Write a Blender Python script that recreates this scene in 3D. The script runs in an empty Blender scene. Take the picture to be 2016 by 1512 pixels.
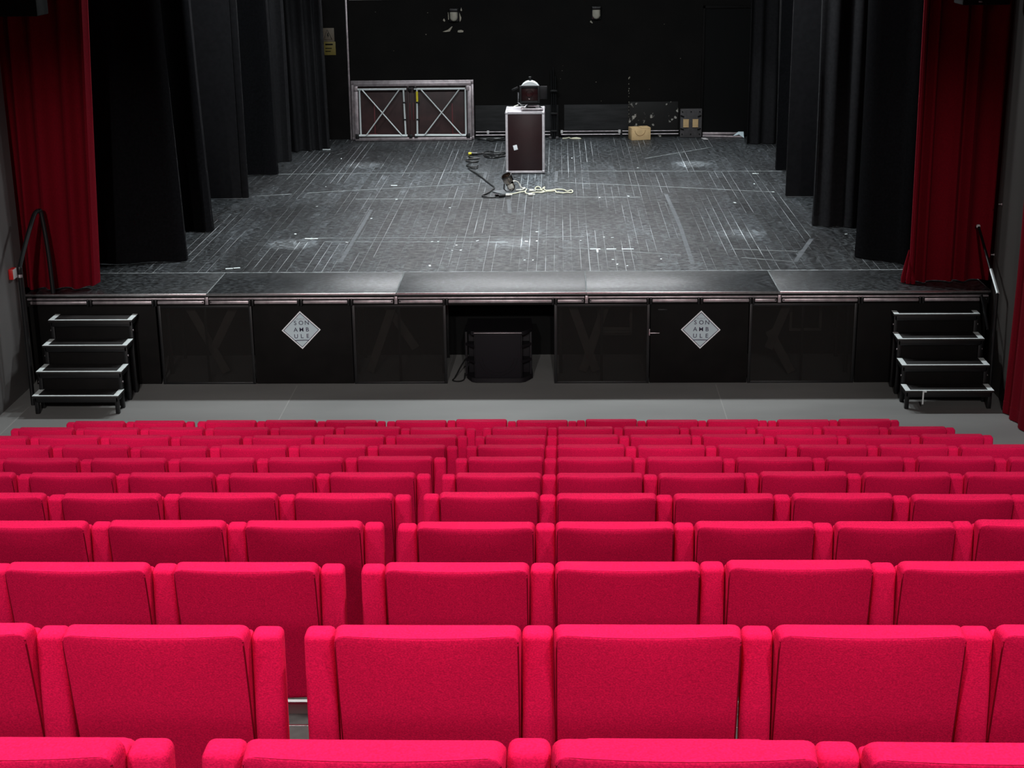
import bpy, math, random
from mathutils import Vector, Matrix
random.seed(11)
C = bpy.context.scene.collection
SC = bpy.context.scene
PI = math.pi

# ------------------------------------------------------------------ camera
cam_d = bpy.data.cameras.new('camera'); cam_d.sensor_width = 36.0; cam_d.lens = 54.107
cam_d.clip_end = 200
cam = bpy.data.objects.new('camera', cam_d); C.objects.link(cam)
_p, _y, _r = math.radians(17.49213), math.radians(1.83048), math.radians(-0.68383)
fwd = Vector((-math.sin(_y)*math.cos(_p), math.cos(_y)*math.cos(_p), -math.sin(_p)))
rgt = Vector((math.cos(_y), math.sin(_y), 0)); upv = rgt.cross(fwd)
r2 = rgt*math.cos(_r)+upv*math.sin(_r); u2 = upv*math.cos(_r)-rgt*math.sin(_r)
cam.matrix_world = Matrix(((r2.x, u2.x, -fwd.x, 0), (r2.y, u2.y, -fwd.y, 0), (r2.z, u2.z, -fwd.z, 4.9313), (0, 0, 0, 1)))
SC.camera = cam

# ------------------------------------------------------------------ world, lights, exposure
w = bpy.data.worlds.new('world'); SC.world = w; w.use_nodes = True
w.node_tree.nodes['Background'].inputs[0].default_value = (0.9, 0.95, 1.0, 1)
w.node_tree.nodes['Background'].inputs[1].default_value = 0.0
SC.view_settings.view_transform = 'Standard'; SC.view_settings.look = 'None'
SC.view_settings.exposure = 0.0; SC.view_settings.gamma = 1.0
SC.view_settings.use_curve_mapping = False

def lamp(name, kind, loc, energy, color=(1, 1, 1), target=None, size=0.3, angle=60, blend=0.5, sizey=None):
    d = bpy.data.lights.new(name, kind); d.energy = energy; d.color = color
    if kind == 'AREA':
        d.size = size
        if sizey: d.shape = 'RECTANGLE'; d.size_y = sizey
    else:
        d.shadow_soft_size = size
    if kind == 'SPOT':
        d.spot_size = math.radians(angle); d.spot_blend = blend
    o = bpy.data.objects.new(name, d); C.objects.link(o); o.location = loc
    if target is not None:
        o.rotation_euler = (Vector(target)-Vector(loc)).to_track_quat('-Z', 'Y').to_euler()
    return o

HOUSE = (1.0, 0.97, 0.95)
STAGE = (0.90, 0.97, 1.0)
# house lamps over the seating, hooded so that they spill little towards the stage
for hx, hy, he in ((-3.6, 0.2, 560), (-0.6, 0.0, 560), (2.4, 0.2, 560), (-3.6, 4.2, 700), (-0.6, 4.2, 700), (2.4, 4.2, 700), (-2.4, 7.2, 110), (1.2, 7.2, 110)):
    lamp('house_lamp', 'SPOT', (hx, hy, 8.2), he, HOUSE, (hx, hy+0.4, 0), 0.16, 92, 0.5)
# fill lamps added behind the camera to brighten the seat backs
for hx, he in ((-3.4, 230), (2.2, 230)):
    lamp('seat_back_fill', 'SPOT', (hx, -2.6, 6.2), he, HOUSE, (hx*0.6, 6.0, 1.2), 0.16, 58, 0.6)
# front-of-house lamps aimed low at the stage front
for fx, tx, fe in ((-3.0, -4.6, 2400), (-1.6, -2.2, 2000), (0.6, 0.6, 2000), (2.0, 3.0, 1500)):
    lamp('front_lamp', 'SPOT', (fx, 1.2, 6.4), fe, HOUSE, (tx, 15.6, 0.5), 0.12, 24, 0.7)
# working lights over the stage
for sx, se in ((-3.2, 110), (-1.5, 225), (0.4, 225), (2.1, 110)):
    lamp('stage_work_lamp', 'AREA', (sx, 18.7, 6.5), se, STAGE, (sx, 18.9, 1.0), 0.35)
# hooded upstage lamps: their cones end low on the back wall
for sx in (-3.0, -1.7, -0.4, 0.9, 2.2):
    lamp('upstage_work_lamp', 'SPOT', (sx, 23.6, 6.6), 420, STAGE, (sx, 23.6, 1.0), 0.10, 61, 0.22)
# added lamps that brighten the pale upper wall for the apron's sheen
for sx in (-2.9, -1.7, -0.5, 0.7, 1.9):
    lamp('upper_wall_fill', 'SPOT', (sx, 23.9, 6.2), 2300, STAGE, (sx, 26.6, 5.22), 0.06, 52, 0.06)
# narrow spots added to put pale patches of light on the deck
for (tx, ty, e) in ((-3.21, 18.1, 4000), (-0.55, 18.1, 5200), (2.2, 18.55, 2200), (-3.02, 23.84, 3000), (2.04, 23.73, 4200)):
    lamp('deck_patch_spot', 'SPOT', (tx, ty+0.35, 6.4), e, STAGE, (tx, ty, 1.0), 0.03, 8, 1.0)

# ------------------------------------------------------------------ materials
def mat(name, col, rough=0.6, metal=0.0, var=0.0, nscale=8.0, bump=0.0, bscale=200.0, spec=0.5, col2=None, thr=None, sheen=0.0, coord='Object', stretch=(1, 1, 1), detail=4.0):
    m = bpy.data.materials.new(name); m.use_nodes = True
    nt = m.node_tree; b = nt.nodes['Principled BSDF']
    b.inputs['Base Color'].default_value = (*col, 1); b.inputs['Roughness'].default_value = rough
    b.inputs['Metallic'].default_value = metal; b.inputs['Specular IOR Level'].default_value = spec
    if sheen:
        b.inputs['Sheen Weight'].default_value = sheen; b.inputs['Sheen Roughness'].default_value = 0.5
        b.inputs['Sheen Tint'].default_value = (*[min(1, c*1.2+0.05) for c in col], 1)
    if var or bump or col2:
        tc = nt.nodes.new('ShaderNodeTexCoord'); mp = nt.nodes.new('ShaderNodeMapping')
        mp.inputs['Scale'].default_value = stretch
        if coord == 'World':
            gp = nt.nodes.new('ShaderNodeNewGeometry'); nt.links.new(gp.outputs['Position'], mp.inputs['Vector'])
        else:
            nt.links.new(tc.outputs[coord], mp.inputs['Vector'])
    if var or col2:
        n = nt.nodes.new('ShaderNodeTexNoise'); n.inputs['Scale'].default_value = nscale; n.inputs['Detail'].default_value = detail
        nt.links.new(mp.outputs[0], n.inputs['Vector'])
        rp = nt.nodes.new('ShaderNodeValToRGB')
        a = col if col2 else tuple(c*(1-var) for c in col)
        bb = col2 if col2 else tuple(min(1, c*(1+var)) for c in col)
        lo, hi = thr if thr else (0.3, 0.7)
        rp.color_ramp.elements[0].position = lo; rp.color_ramp.elements[1].position = hi
        rp.color_ramp.elements[0].color = (*a, 1); rp.color_ramp.elements[1].color = (*bb, 1)
        nt.links.new(n.outputs['Fac'], rp.inputs[0]); nt.links.new(rp.outputs[0], b.inputs['Base Color'])
    if bump:
        n2 = nt.nodes.new('ShaderNodeTexNoise'); n2.inputs['Scale'].default_value = bscale; n2.inputs['Detail'].default_value = 2
        nt.links.new(mp.outputs[0], n2.inputs['Vector'])
        bp = nt.nodes.new('ShaderNodeBump'); bp.inputs['Strength'].default_value = bump; bp.inputs['Distance'].default_value = 0.004
        nt.links.new(n2.outputs['Fac'], bp.inputs['Height']); nt.links.new(bp.outputs[0], b.inputs['Normal'])
    return m

M = {}
M['seat'] = mat('red_felt', (0.68, 0.0062, 0.068), 0.9, var=0.26, nscale=230, bump=0.22, bscale=420, spec=0.08, sheen=0.05, coord='World', stretch=(1, 1, 1.6))
M['piping'] = mat('red_piping', (0.20, 0.001, 0.012), 0.8, spec=0.1)
M['seat_metal'] = mat('seat_steel', (0.10, 0.10, 0.10), 0.4, 0.6)
M['alu'] = mat('brushed_aluminium', (0.62, 0.60, 0.61), 0.28, 1.0, var=0.12, nscale=30)
M['alu_dull'] = mat('dull_aluminium', (0.40, 0.35, 0.365), 0.42, 0.7, var=0.25, nscale=14)
M['case_alu'] = mat('case_aluminium', (0.55, 0.52, 0.54), 0.38, 0.45, var=0.12, nscale=20)
M['alu_white'] = mat('pale_tube', (0.62, 0.66, 0.66), 0.4, 0.25)
M['chrome'] = mat('chrome', (0.8, 0.78, 0.76), 0.1, 1.0)
M['black_metal'] = mat('black_metal', (0.005, 0.005, 0.0055), 0.42, spec=0.35)
M['black_paint'] = mat('black_paint', (0.0042, 0.0036, 0.0034), 0.7, var=0.3, nscale=5, spec=0.12)
M['velvet'] = mat('black_velvet', (0.0040, 0.0040, 0.0047), 0.95, var=0.3, nscale=40, spec=0.05)
M['molton'] = mat('charcoal_molton', (0.012, 0.0118, 0.0128), 0.95, var=0.2, nscale=30, spec=0.05)
M['flat'] = mat('masking_flat_cloth', (0.0085, 0.0083, 0.0092), 0.9, var=0.15, nscale=20, spec=0.05)
M['redcurtain'] = mat('red_velvet', (0.14, 0.0016, 0.008), 0.9, var=0.12, nscale=60, bump=0.2, bscale=150, spec=0.08, sheen=0.03)
M['tread'] = mat('stair_tread', (0.012, 0.010, 0.0095), 0.5, var=0.4, nscale=12)
M['white_tape'] = mat('white_tape', (0.80, 0.86, 0.85), 0.6, var=0.08, nscale=15)
M['grey_tape'] = mat('grey_tape', (0.075, 0.082, 0.088), 0.6, var=0.3, nscale=10)
M['chalk'] = mat('chalk_line', (0.20, 0.22, 0.22), 0.7, var=0.5, nscale=6)
M['maroon'] = mat('maroon_laminate', (0.014, 0.0032, 0.0040), 0.35, var=0.15, nscale=10)
M['ply'] = mat('red_brown_ply', (0.030, 0.011, 0.011), 0.55, var=0.35, nscale=7)
M['redstrap'] = mat('red_strap', (0.10, 0.014, 0.018), 0.6)
M['yellow'] = mat('yellow_tape', (0.75, 0.62, 0.03), 0.5)
M['card'] = mat('cardboard', (0.50, 0.34, 0.17), 0.8, var=0.12, nscale=9)
M['card_dark'] = mat('cardboard_print', (0.30, 0.18, 0.08), 0.8)
M['rubber'] = mat('grey_rubber', (0.055, 0.050, 0.052), 0.7, var=0.2, nscale=12)
M['plate'] = mat('grey_plate', (0.10, 0.11, 0.115), 0.5, var=0.2, nscale=8)
M['cable'] = mat('black_cable', (0.012, 0.012, 0.012), 0.35)
M['wcable'] = mat('cream_cable', (0.62, 0.60, 0.46), 0.5)
M['wplug'] = mat('white_plug', (0.7, 0.68, 0.62), 0.4)
M['bronze'] = mat('bronze_chrome', (0.42, 0.35, 0.31), 0.14, 1.0)
M['gel'] = mat('red_gel', (0.010, 0.0012, 0.0015), 0.25, spec=0.5)
M['sub'] = mat('subwoofer_paint', (0.0055, 0.0046, 0.0062), 0.6, spec=0.25, var=0.1, nscale=60, bump=0.15, bscale=400)
M['grille'] = mat('subwoofer_grille', (0.0062, 0.0048, 0.0070), 0.7, spec=0.2, bump=0.4, bscale=500)
M['sign'] = mat('sign_pale_blue', (0.50, 0.60, 0.64), 0.45, var=0.06, nscale=4)
M['signwhite'] = mat('sign_white', (0.80, 0.82, 0.84), 0.45)
M['ink'] = mat('sign_ink', (0.03, 0.022, 0.06), 0.5)
M['inkgrey'] = mat('sign_grey', (0.30, 0.34, 0.38), 0.5)
M['warn'] = mat('warning_beige', (0.11, 0.085, 0.06), 0.6)  # sign beige darkened: the shade it hangs in is painted in
M['warny'] = mat('warning_yellow', (0.14, 0.105, 0.016), 0.6)  # yellow darkened too, carrying the sign's shade in its colour
M['callred'] = mat('call_red', (0.55, 0.012, 0.012), 0.4)
M['callwhite'] = mat('call_white', (0.55, 0.53, 0.53), 0.5)
M['plaster'] = mat('bare_plaster', (0.34, 0.31, 0.25), 0.8)
M['globe'] = mat('frosted_glass', (0.36, 0.34, 0.28), 0.35, var=0.1, nscale=20)
M['wall_l'] = mat('grey_wall_paint', (0.115, 0.108, 0.104), 0.7, var=0.12, nscale=1.3, coord='World')
M['wall_r'] = mat('shaded_wall_paint', (0.034, 0.028, 0.024), 0.8, var=0.12, nscale=1.5, coord='World')  # weaker house light on the right side is put into this darker colour
M['wall_b'] = mat('black_wall_paint', (0.0038, 0.0035, 0.0033), 0.8, spec=0.12, col2=(0.0062, 0.0055, 0.005), nscale=2.0, coord='World', thr=(0.3, 0.7))
M['wall_band'] = mat('lit_wall_band', (0.012, 0.012, 0.0125), 0.6, spec=0.25, col2=(0.026, 0.026, 0.027), nscale=5, coord='World', stretch=(0.5, 1, 4))  # lighter than the wall: lamplight at its foot is put into the colour
M['wall_chip'] = mat('chipped_wall_band', (0.011, 0.0105, 0.010), 0.6, spec=0.25, col2=(0.40, 0.38, 0.34), nscale=11, coord='World', thr=(0.62, 0.69), detail=3)  # pale chips are wear; the lighter base again carries painted lamplight
M['pale_wall'] = mat('pale_upper_wall', (0.62, 0.58, 0.58), 0.8, var=0.08, nscale=1.0, coord='World')
M['hallfloor'] = mat('grey_lino', (0.22, 0.216, 0.208), 0.5, var=0.14, nscale=0.9, coord='World', stretch=(0.6, 1.6, 1), detail=6)
M['seam'] = mat('floor_seam', (0.30, 0.29, 0.28), 0.5)
M['tier'] = mat('tier_carpet', (0.06, 0.058, 0.055), 0.8, var=0.15, nscale=30)
M['dark'] = mat('dark_void', (0.006, 0.006, 0.006), 0.9, spec=0.1)
M['timber'] = mat('old_timber', (0.10, 0.085, 0.072), 0.7, var=0.25, nscale=8)

def deck_material(name, plank=True):
    m = bpy.data.materials.new(name); m.use_nodes = True; nt = m.node_tree; b = nt.nodes['Principled BSDF']
    L = nt.links.new
    gp = nt.nodes.new('ShaderNodeNewGeometry')
    def noise(scale, st, det=5, dist=0.0):
        mp = nt.nodes.new('ShaderNodeMapping'); mp.inputs['Scale'].default_value = st; L(gp.outputs['Position'], mp.inputs['Vector'])
        n = nt.nodes.new('ShaderNodeTexNoise'); n.inputs['Scale'].default_value = scale; n.inputs['Detail'].default_value = det
        n.inputs['Distortion'].default_value = dist; L(mp.outputs[0], n.inputs['Vector']); return n
    def ramp(n, lo, hi, a, c):
        r = nt.nodes.new('ShaderNodeValToRGB'); r.color_ramp.elements[0].position = lo; r.color_ramp.elements[1].position = hi
        r.color_ramp.elements[0].color = (*a, 1); r.color_ramp.elements[1].color = (*c, 1); L(n, r.inputs[0]); return r
    def mix(kind, fac, a, c):
        x = nt.nodes.new('ShaderNodeMixRGB'); x.blend_type = kind
        if isinstance(fac, float): x.inputs[0].default_value = fac
        else: L(fac, x.inputs[0])
        L(a, x.inputs[1])
        if isinstance(c, tuple): x.inputs[2].default_value = (*c, 1)
        else: L(c, x.inputs[2])
        return x.outputs[0]
    k = 1.0 if plank else 0.7
    base = ramp(noise(0.55, (1, 0.8, 1), 4).outputs['Fac'], 0.30, 0.72, (0.009*k, 0.0086*k, 0.009*k), (0.040*k, 0.043*k, 0.045*k)).outputs[0]
    fine = ramp(noise(30, (0.6, 1.0, 1), 7, 0.5).outputs['Fac'], 0.43, 0.62, (0.22, 0.21, 0.21), (2.5, 2.6, 2.65)).outputs[0]
    col = mix('MULTIPLY', 1.0, base, fine)
    sc = ramp(noise(9, (1.6, 0.35, 1), 6, 1.2).outputs['Fac'], 0.58, 0.72, (0, 0, 0), (0.045*k, 0.05*k, 0.052*k)).outputs[0]
    col = mix('ADD', 1.0, col, sc)
    sp = ramp(noise(60, (1, 0.7, 1), 2).outputs['Fac'], 0.74, 0.78, (0, 0, 0), (0.25*k, 0.27*k, 0.28*k)).outputs[0]
    col = mix('ADD', 0.6, col, sp)
    if plank:
        oi = nt.nodes.new('ShaderNodeObjectInfo')
        v = ramp(oi.outputs['Random'], 0.0, 1.0, (0.66, 0.65, 0.64), (1.34, 1.35, 1.37)).outputs[0]
        col = mix('MULTIPLY', 1.0, col, v)
    L(col, b.inputs['Base Color'])
    rr = ramp(noise(14, (0.7, 1, 1), 5).outputs['Fac'], 0.3, 0.7, (0.40, 0.40, 0.40), (0.62, 0.62, 0.62)) if plank else ramp(noise(3, (0.5, 1, 1), 4).outputs['Fac'], 0.3, 0.7, (0.36,)*3, (0.44,)*3)
    L(rr.outputs[0], b.inputs['Roughness'])
    b.inputs['Specular IOR Level'].default_value = 0.27 if plank else 0.55
    bp = nt.nodes.new('ShaderNodeBump'); bp.inputs['Strength'].default_value = 0.12; bp.inputs['Distance'].default_value = 0.003
    L(noise(40, (1, 0.5, 1), 4).outputs['Fac'], bp.inputs['Height']); L(bp.outputs[0], b.inputs['Normal'])
    return m
M['plank'] = deck_material('worn_black_plank')
M['apron'] = deck_material('smooth_black_apron', False)
M['apron'].node_tree.nodes['Bump'].inputs['Strength'].default_value = 0.04
M['joint'] = mat('dusty_joint', (0.05, 0.052, 0.053), 0.8, col2=(0.43, 0.455, 0.465), nscale=2.0, coord='World', stretch=(8, 0.5, 1), thr=(0.33, 0.55), detail=2)

def gauze_material():
    m = bpy.data.materials.new('black_gauze'); m.use_nodes = True; nt = m.node_tree; b = nt.nodes['Principled BSDF']
    b.inputs['Base Color'].default_value = (0.013, 0.0115, 0.0105, 1); b.inputs['Roughness'].default_value = 0.8
    b.inputs['Specular IOR Level'].default_value = 0.2; b.inputs['Alpha'].default_value = 0.50
    return m
M['gauze'] = gauze_material()

# ------------------------------------------------------------------ mesh helpers
class MB:
    def __init__(s): s.v = []; s.f = []; s.sm = []
    def add(s, vs, fs, smooth=False):
        o = len(s.v); s.v += [tuple(p) for p in vs]; s.f += [tuple(i+o for i in f) for f in fs]; s.sm += [smooth]*len(fs); return s
    def box(s, a, b, M4=None):
        x0, y0, z0 = a; x1, y1, z1 = b
        vs = [(x0,y0,z0),(x1,y0,z0),(x1,y1,z0),(x0,y1,z0),(x0,y0,z1),(x1,y0,z1),(x1,y1,z1),(x0,y1,z1)]
        if M4 is not None: vs = [tuple(M4 @ Vector(p)) for p in vs]
        return s.add(vs, [(0,3,2,1),(4,5,6,7),(0,1,5,4),(1,2,6,5),(2,3,7,6),(3,0,4,7)])
    def bbox(s, a, b, r=0.004, M4=None):                       # chamfered box
        lo = Vector(a); hi = Vector(b); r = min(r, *(0.49*(hi[i]-lo[i]) for i in range(3)))
        return s.rbox(lo, hi, r, 1, M4=M4, smooth=False)
    def rbox(s, a, b, r, seg=2, n=(1, 1, 1), fn=None, M4=None, smooth=True):
        lo = Vector(a); hi = Vector(b); ax = []
        for i in range(3):
            A, B = lo[i], hi[i]
            L = [A + r*(1-math.cos(t*PI/2/seg)) if False else A + r*t/seg for t in range(seg)]
            L += [A+r+(B-A-2*r)*t/n[i] for t in range(n[i]+1)]
            L += [B-r+r*(t+1)/seg for t in range(seg)]
            ax.append(L)
        idx = {}; vs = []; fs = []
        def vert(p):
            k = (round(p[0], 6), round(p[1], 6), round(p[2], 6))
            if k in idx: return idx[k]
            q = Vector(p); c = Vector([min(max(q[i], lo[i]+r), hi[i]-r) for i in range(3)]); d = q-c
            if d.length > 1e-9:
                mx = max(abs(d.x), abs(d.y), abs(d.z)); d = d.normalized()*r if seg > 1 else d.normalized()*r
                q = c+d
            if fn: q = Vector(fn(q))
            if M4 is not None: q = M4 @ q
            idx[k] = len(vs); vs.append(tuple(q)); return idx[k]
        for i in range(3):
            j, k = (i+1) % 3, (i+2) % 3
            for side, val in ((0, lo[i]), (1, hi[i])):
                for u in range(len(ax[j])-1):
                    for w_ in range(len(ax[k])-1):
                        q = []
                        for (uu, ww) in ((u, w_), (u+1, w_), (u+1, w_+1), (u, w_+1)):
                            p = [0, 0, 0]; p[i] = val; p[j] = ax[j][uu]; p[k] = ax[k][ww]; q.append(vert(p))
                        if side == 0: q.reverse()
                        if len(set(q)) == 4: fs.append(tuple(q))
        return s.add(vs, fs, smooth)
    def tube(s, pts, r, n=8, closed=False, smooth=True):
        P = [Vector(p) for p in pts]; rings = []; N = len(P); vs = []; fs = []
        ref = None
        for i, p in enumerate(P):
            if closed: t = P[(i+1) % N]-P[i-1]
            else: t = P[min(i+1, N-1)]-P[max(i-1, 0)]
            t = t.normalized() if t.length > 1e-9 else Vector((0, 0, 1))
            if ref is None: ref = t.orthogonal().normalized()
            ref = (ref-t*ref.dot(t)); ref = ref.normalized() if ref.length > 1e-6 else t.orthogonal().normalized()
            b = t.cross(ref); rr = r[i] if isinstance(r, (list, tuple)) else r
            for k in range(n):
                a = 2*PI*k/n; vs.append(tuple(p+(ref*math.cos(a)+b*math.sin(a))*rr))
        for i in range(N if closed else N-1):
            for k in range(n):
                a = i*n; b = ((i+1) % N)*n; fs.append((a+k, a+(k+1) % n, b+(k+1) % n, b+k))
        s.add(vs, fs, smooth)
        if not closed:
            o = len(s.v)-len(vs)
            s.f.append(tuple(o+k for k in reversed(range(n)))); s.sm.append(False)
            s.f.append(tuple(o+(N-1)*n+k for k in range(n))); s.sm.append(False)
        return s
    def cyl(s, p, q, r, n=16, smooth=True): return s.tube([p, q], r, n, smooth=smooth)
    def lathe(s, prof, n=20, M4=None, cap=True):
        vs = []; fs = []
        for (r, z) in prof:
            for k in range(n):
                a = 2*PI*k/n; v = Vector((r*math.cos(a), r*math.sin(a), z)); vs.append(tuple(M4 @ v) if M4 is not None else tuple(v))
        for i in range(len(prof)-1):
            for k in range(n): fs.append((i*n+k, i*n+(k+1) % n, (i+1)*n+(k+1) % n, (i+1)*n+k))
        s.add(vs, fs, True); o = len(s.v)-len(vs)
        if cap:
            s.f.append(tuple(o+k for k in reversed(range(n)))); s.sm.append(False)
            e = o+(len(prof)-1)*n; s.f.append(tuple(e+k for k in range(n))); s.sm.append(False)
        return s
    def prism(s, pts, z0, z1, M4=None):                        # polygon in xy, extruded in z
        n = len(pts); vs = [(x, y, z0) for x, y in pts]+[(x, y, z1) for x, y in pts]
        if M4 is not None: vs = [tuple(M4 @ Vector(p)) for p in vs]
        return s.add(vs, [tuple(reversed(range(n))), tuple(range(n, 2*n))]+[(i, (i+1) % n, n+(i+1) % n, n+i) for i in range(n)])
    def mesh(s, name, m, off=(0, 0, 0)):
        me = bpy.data.meshes.new(name)
        me.from_pydata([(a-off[0], b-off[1], c-off[2]) for a, b, c in s.v], [], s.f)
        me.polygons.foreach_set('use_smooth', s.sm); me.materials.append(m); me.update(); me.set_sharp_from_angle(angle=0.62); return me
    def obj(s, name, m, parent=None, off=(0, 0, 0)):
        o = bpy.data.objects.new(name, s.mesh(name, m, off)); C.objects.link(o)
        if parent is not None: o.parent = parent
        return o

XZ = Matrix(((1, 0, 0, 0), (0, 0, -1, 0), (0, 1, 0, 0), (0, 0, 0, 1)))      # (x, y, z) -> (x, -z, y): prisms that stand up

def tag(o, label=None, cat=None, group=None, kind=None):
    if label: o['label'] = label
    if cat: o['category'] = cat
    if group: o['group'] = group
    if kind: o['kind'] = kind
    return o
class Thing:
    def __init__(s, name, label, cat, loc=(0, 0, 0), group=None, rot=None):
        s.o = bpy.data.objects.new(name, None); C.objects.link(s.o); s.o.location = loc; s.loc = tuple(loc); s.o.empty_display_size = 0.1
        tag(s.o, label, cat, group)
    def part(s, name, mb, m, local=False, label=None, parent=None):
        o = mb.obj(name, m, parent if parent is not None else s.o, (0, 0, 0) if local else s.loc)
        if label: o['label'] = label
        return o
def struct(name, mb, m, label=None):
    o = mb.obj(name, m); o['kind'] = 'structure'
    if label: o['label'] = label
    return o
def box(a, b): return MB().box(a, b)
def bbox(a, b, r=0.004): return MB().bbox(a, b, r)

# ------------------------------------------------------------------ the setting
XL, XR = -5.66, 4.50
YS, YB = 15.65, 26.60
floor = struct('floor', box((-9, -4, -0.2), (8, 16.9, 0.0)), M['hallfloor'], 'grey sheet floor of the hall between seats and stage')
MB().box((-2.80, 13.2, 0.0), (-2.788, 15.6, 0.0015)).obj('floor_seam', M['seam'], floor)
MB().box((1.655, 13.2, 0.0), (1.667, 15.6, 0.0015)).obj('floor_seam', M['seam'], floor)
MB().box((XL+0.2, 13.2, 0.0), (XL+0.212, 14.9, 0.0015)).obj('floor_seam', M['seam'], floor)
struct('wall_left', box((XL-0.25, -4, 0), (XL, 15.72, 9)), M['wall_l'], 'grey painted hall wall left of the stage')
struct('wall_right', box((XR, -4, 0), (XR+0.25, 15.72, 9)), M['wall_r'], 'dark brown-grey hall wall right of the stage')
struct('wall_rear', box((-9, -4.25, 0), (8, -4, 9)), M['wall_r'])
struct('ceiling', box((-9, -4.25, 9.0), (8, YB+0.3, 9.2)), M['black_paint'])
wb = struct('wall_back', box((-9, YB, 0), (8, YB+0.25, 9)), M['wall_b'], 'black painted wall at the back of the stage')
# pale wall above the black dado
MB().bbox((-3.52, YB-0.02, 3.335), (2.55, YB, 8.9), 0.004).obj('pale_upper_panel', M['pale_wall'], wb)
for (a, b, m) in ((-1.43, 0.0, 'wall_band'), (0.10, 1.205, 'wall_band'), (1.215, 2.05, 'wall_chip')):
    MB().bbox((a, YB-0.012, 1.0), (b, YB, 1.56 if m == 'wall_band' else 1.60), 0.003).obj('lit_lower_panel', M[m], wb)  # lighter panels stand in for lamplight low on the wall
struct('wall_stage_left', box((-9.25, 15.72, 0), (-9, YB+0.25, 9)), M['dark'])
struct('wall_stage_right', box((8, 15.72, 0), (8.25, YB+0.25, 9)), M['dark'])
struct('trim_1', bbox((-4.6, YB-0.06, 1.0), (-3.585, YB, 9.0)), M['black_paint'], 'black wall panel behind the left curtains')
struct('trim_2', bbox((-3.585, YB-0.07, 1.0), (-3.555, YB-0.03, 3.36), 0.003), M['alu_dull'], 'thin grey vertical edge strip of the back wall')
d1 = struct('door_1', bbox((2.47, YB-0.05, 1.02), (3.42, YB-0.005, 3.14), 0.006), M['dark'], 'black door at the right of the back wall')
for a, b in (((2.43, YB-0.07, 1.02), (2.47, YB, 3.19)), ((3.42, YB-0.07, 1.02), (3.46, YB, 3.19)), ((2.43, YB-0.07, 3.145), (3.46, YB, 3.19))):
    bbox(a, b).obj('door_frame', M['black_paint'], d1)
bbox((3.28, YB-0.10, 1.98), (3.38, YB-0.05, 2.01)).obj('door_handle', M['black_metal'], d1)
# bare patches round the bulkhead lamps and a chipped corner line
def flake(pts, y=YB):
    MB().prism(pts, -y+0.001, -y+0.004, XZ).obj('bare_patch', M['plaster'], wb)
flake([(-1.945, 2.99), (-1.925, 3.02), (-1.905, 2.985), (-1.918, 2.965)])
flake([(-1.955, 2.80), (-1.86, 2.835), (-1.80, 2.885), (-1.785, 2.885), (-1.83, 2.805), (-1.90, 2.795)])
flake([(-1.70, 2.79), (-1.695, 2.82), (-1.64, 2.83), (-1.60, 2.815), (-1.605, 2.79), (-1.66, 2.785)])
flake([(-1.645, 3.15), (-1.63, 3.20), (-1.615, 3.15), (-1.625, 3.135)])
flake([(-1.855, 3.00), (-1.86, 3.12), (-1.846, 3.12), (-1.838, 3.00)])
flake([(-1.66, 2.96), (-1.665, 3.12), (-1.648, 3.07), (-1.632, 3.03), (-1.64, 2.99)])
flake([(0.535, 2.94), (0.552, 2.965), (0.585, 2.925), (0.575, 2.915)])
for i in range(30):
    x = 1.207+random.uniform(-0.008, 0.008); z = 1.05+0.95*random.random()**1.3; h = random.uniform(0.008, 0.035)
    flake([(x-0.004, z), (x+0.005, z+0.004), (x+0.004, z+h), (x-0.004, z+h)])
for i in range(14):
    x = random.uniform(-3.3, 2.3); z = random.uniform(1.5, 3.2); s_ = random.uniform(0.004, 0.010)
    flake([(x-s_, z), (x, z-s_*0.7), (x+s_, z), (x+s_*0.3, z+s_)])

# ------------------------------------------------------------------ the stage
stage = Thing('stage', 'raised black stage with worn plank floor and aluminium front edge', 'stage', (-0.6, YS, 0))
stage.part('deck_base', MB().box((-8.9, 16.62, 0.93), (7.9, YB, 0.9985)), M['joint'])
stage.part('deck_base', MB().box((-5.64, 15.70, 0.93), (4.48, 16.62, 0.978)), M['dark'])
AX = (-5.64, -3.71, -1.71, 0.29, 2.302, 4.48)
for a, b in zip(AX[:-1], AX[1:]):
    stage.part('apron_board', bbox((a+0.006, YS+0.01, 0.978), (b-0.006, 16.60, 1.0), 0.002), M['apron'])
    stage.part('edge_lip', bbox((a+0.002, YS-0.005, 0.978), (b-0.002, YS+0.009, 1.002), 0.002), M['alu'])
    stage.part('edge_rail', bbox((a+0.02, YS-0.012, 0.938), (b-0.02, YS+0.03, 0.956), 0.004), M['alu_dull'])
    for s_ in (a+0.035, b-0.05):
        stage.part('rail_bolt', bbox((s_, YS-0.022, 0.907), (s_+0.015, YS-0.014, 0.922)), M['black_metal'])
    stage.part('joint_strip', bbox((b-0.005, YS+0.01, 0.978), (b+0.005, 16.60, 0.9995), 0.001), M['chalk'])
stage.part('joint_strip', bbox((-5.6, 16.602, 0.99), (4.45, 16.618, 1.0), 0.002), M['chalk'])
stage.part('fascia', box((-5.64, YS+0.03, 0.86), (4.48, YS+0.06, 0.978)), M['black_paint'])
LOWX = (-5.62, -4.957, -4.265, -3.71, -3.237, -2.722, -2.191, -1.71, -1.187, -0.042, 0.292, 0.949, 1.478, 2.016, 2.301, 3.142, 3.772, 4.40)
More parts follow.
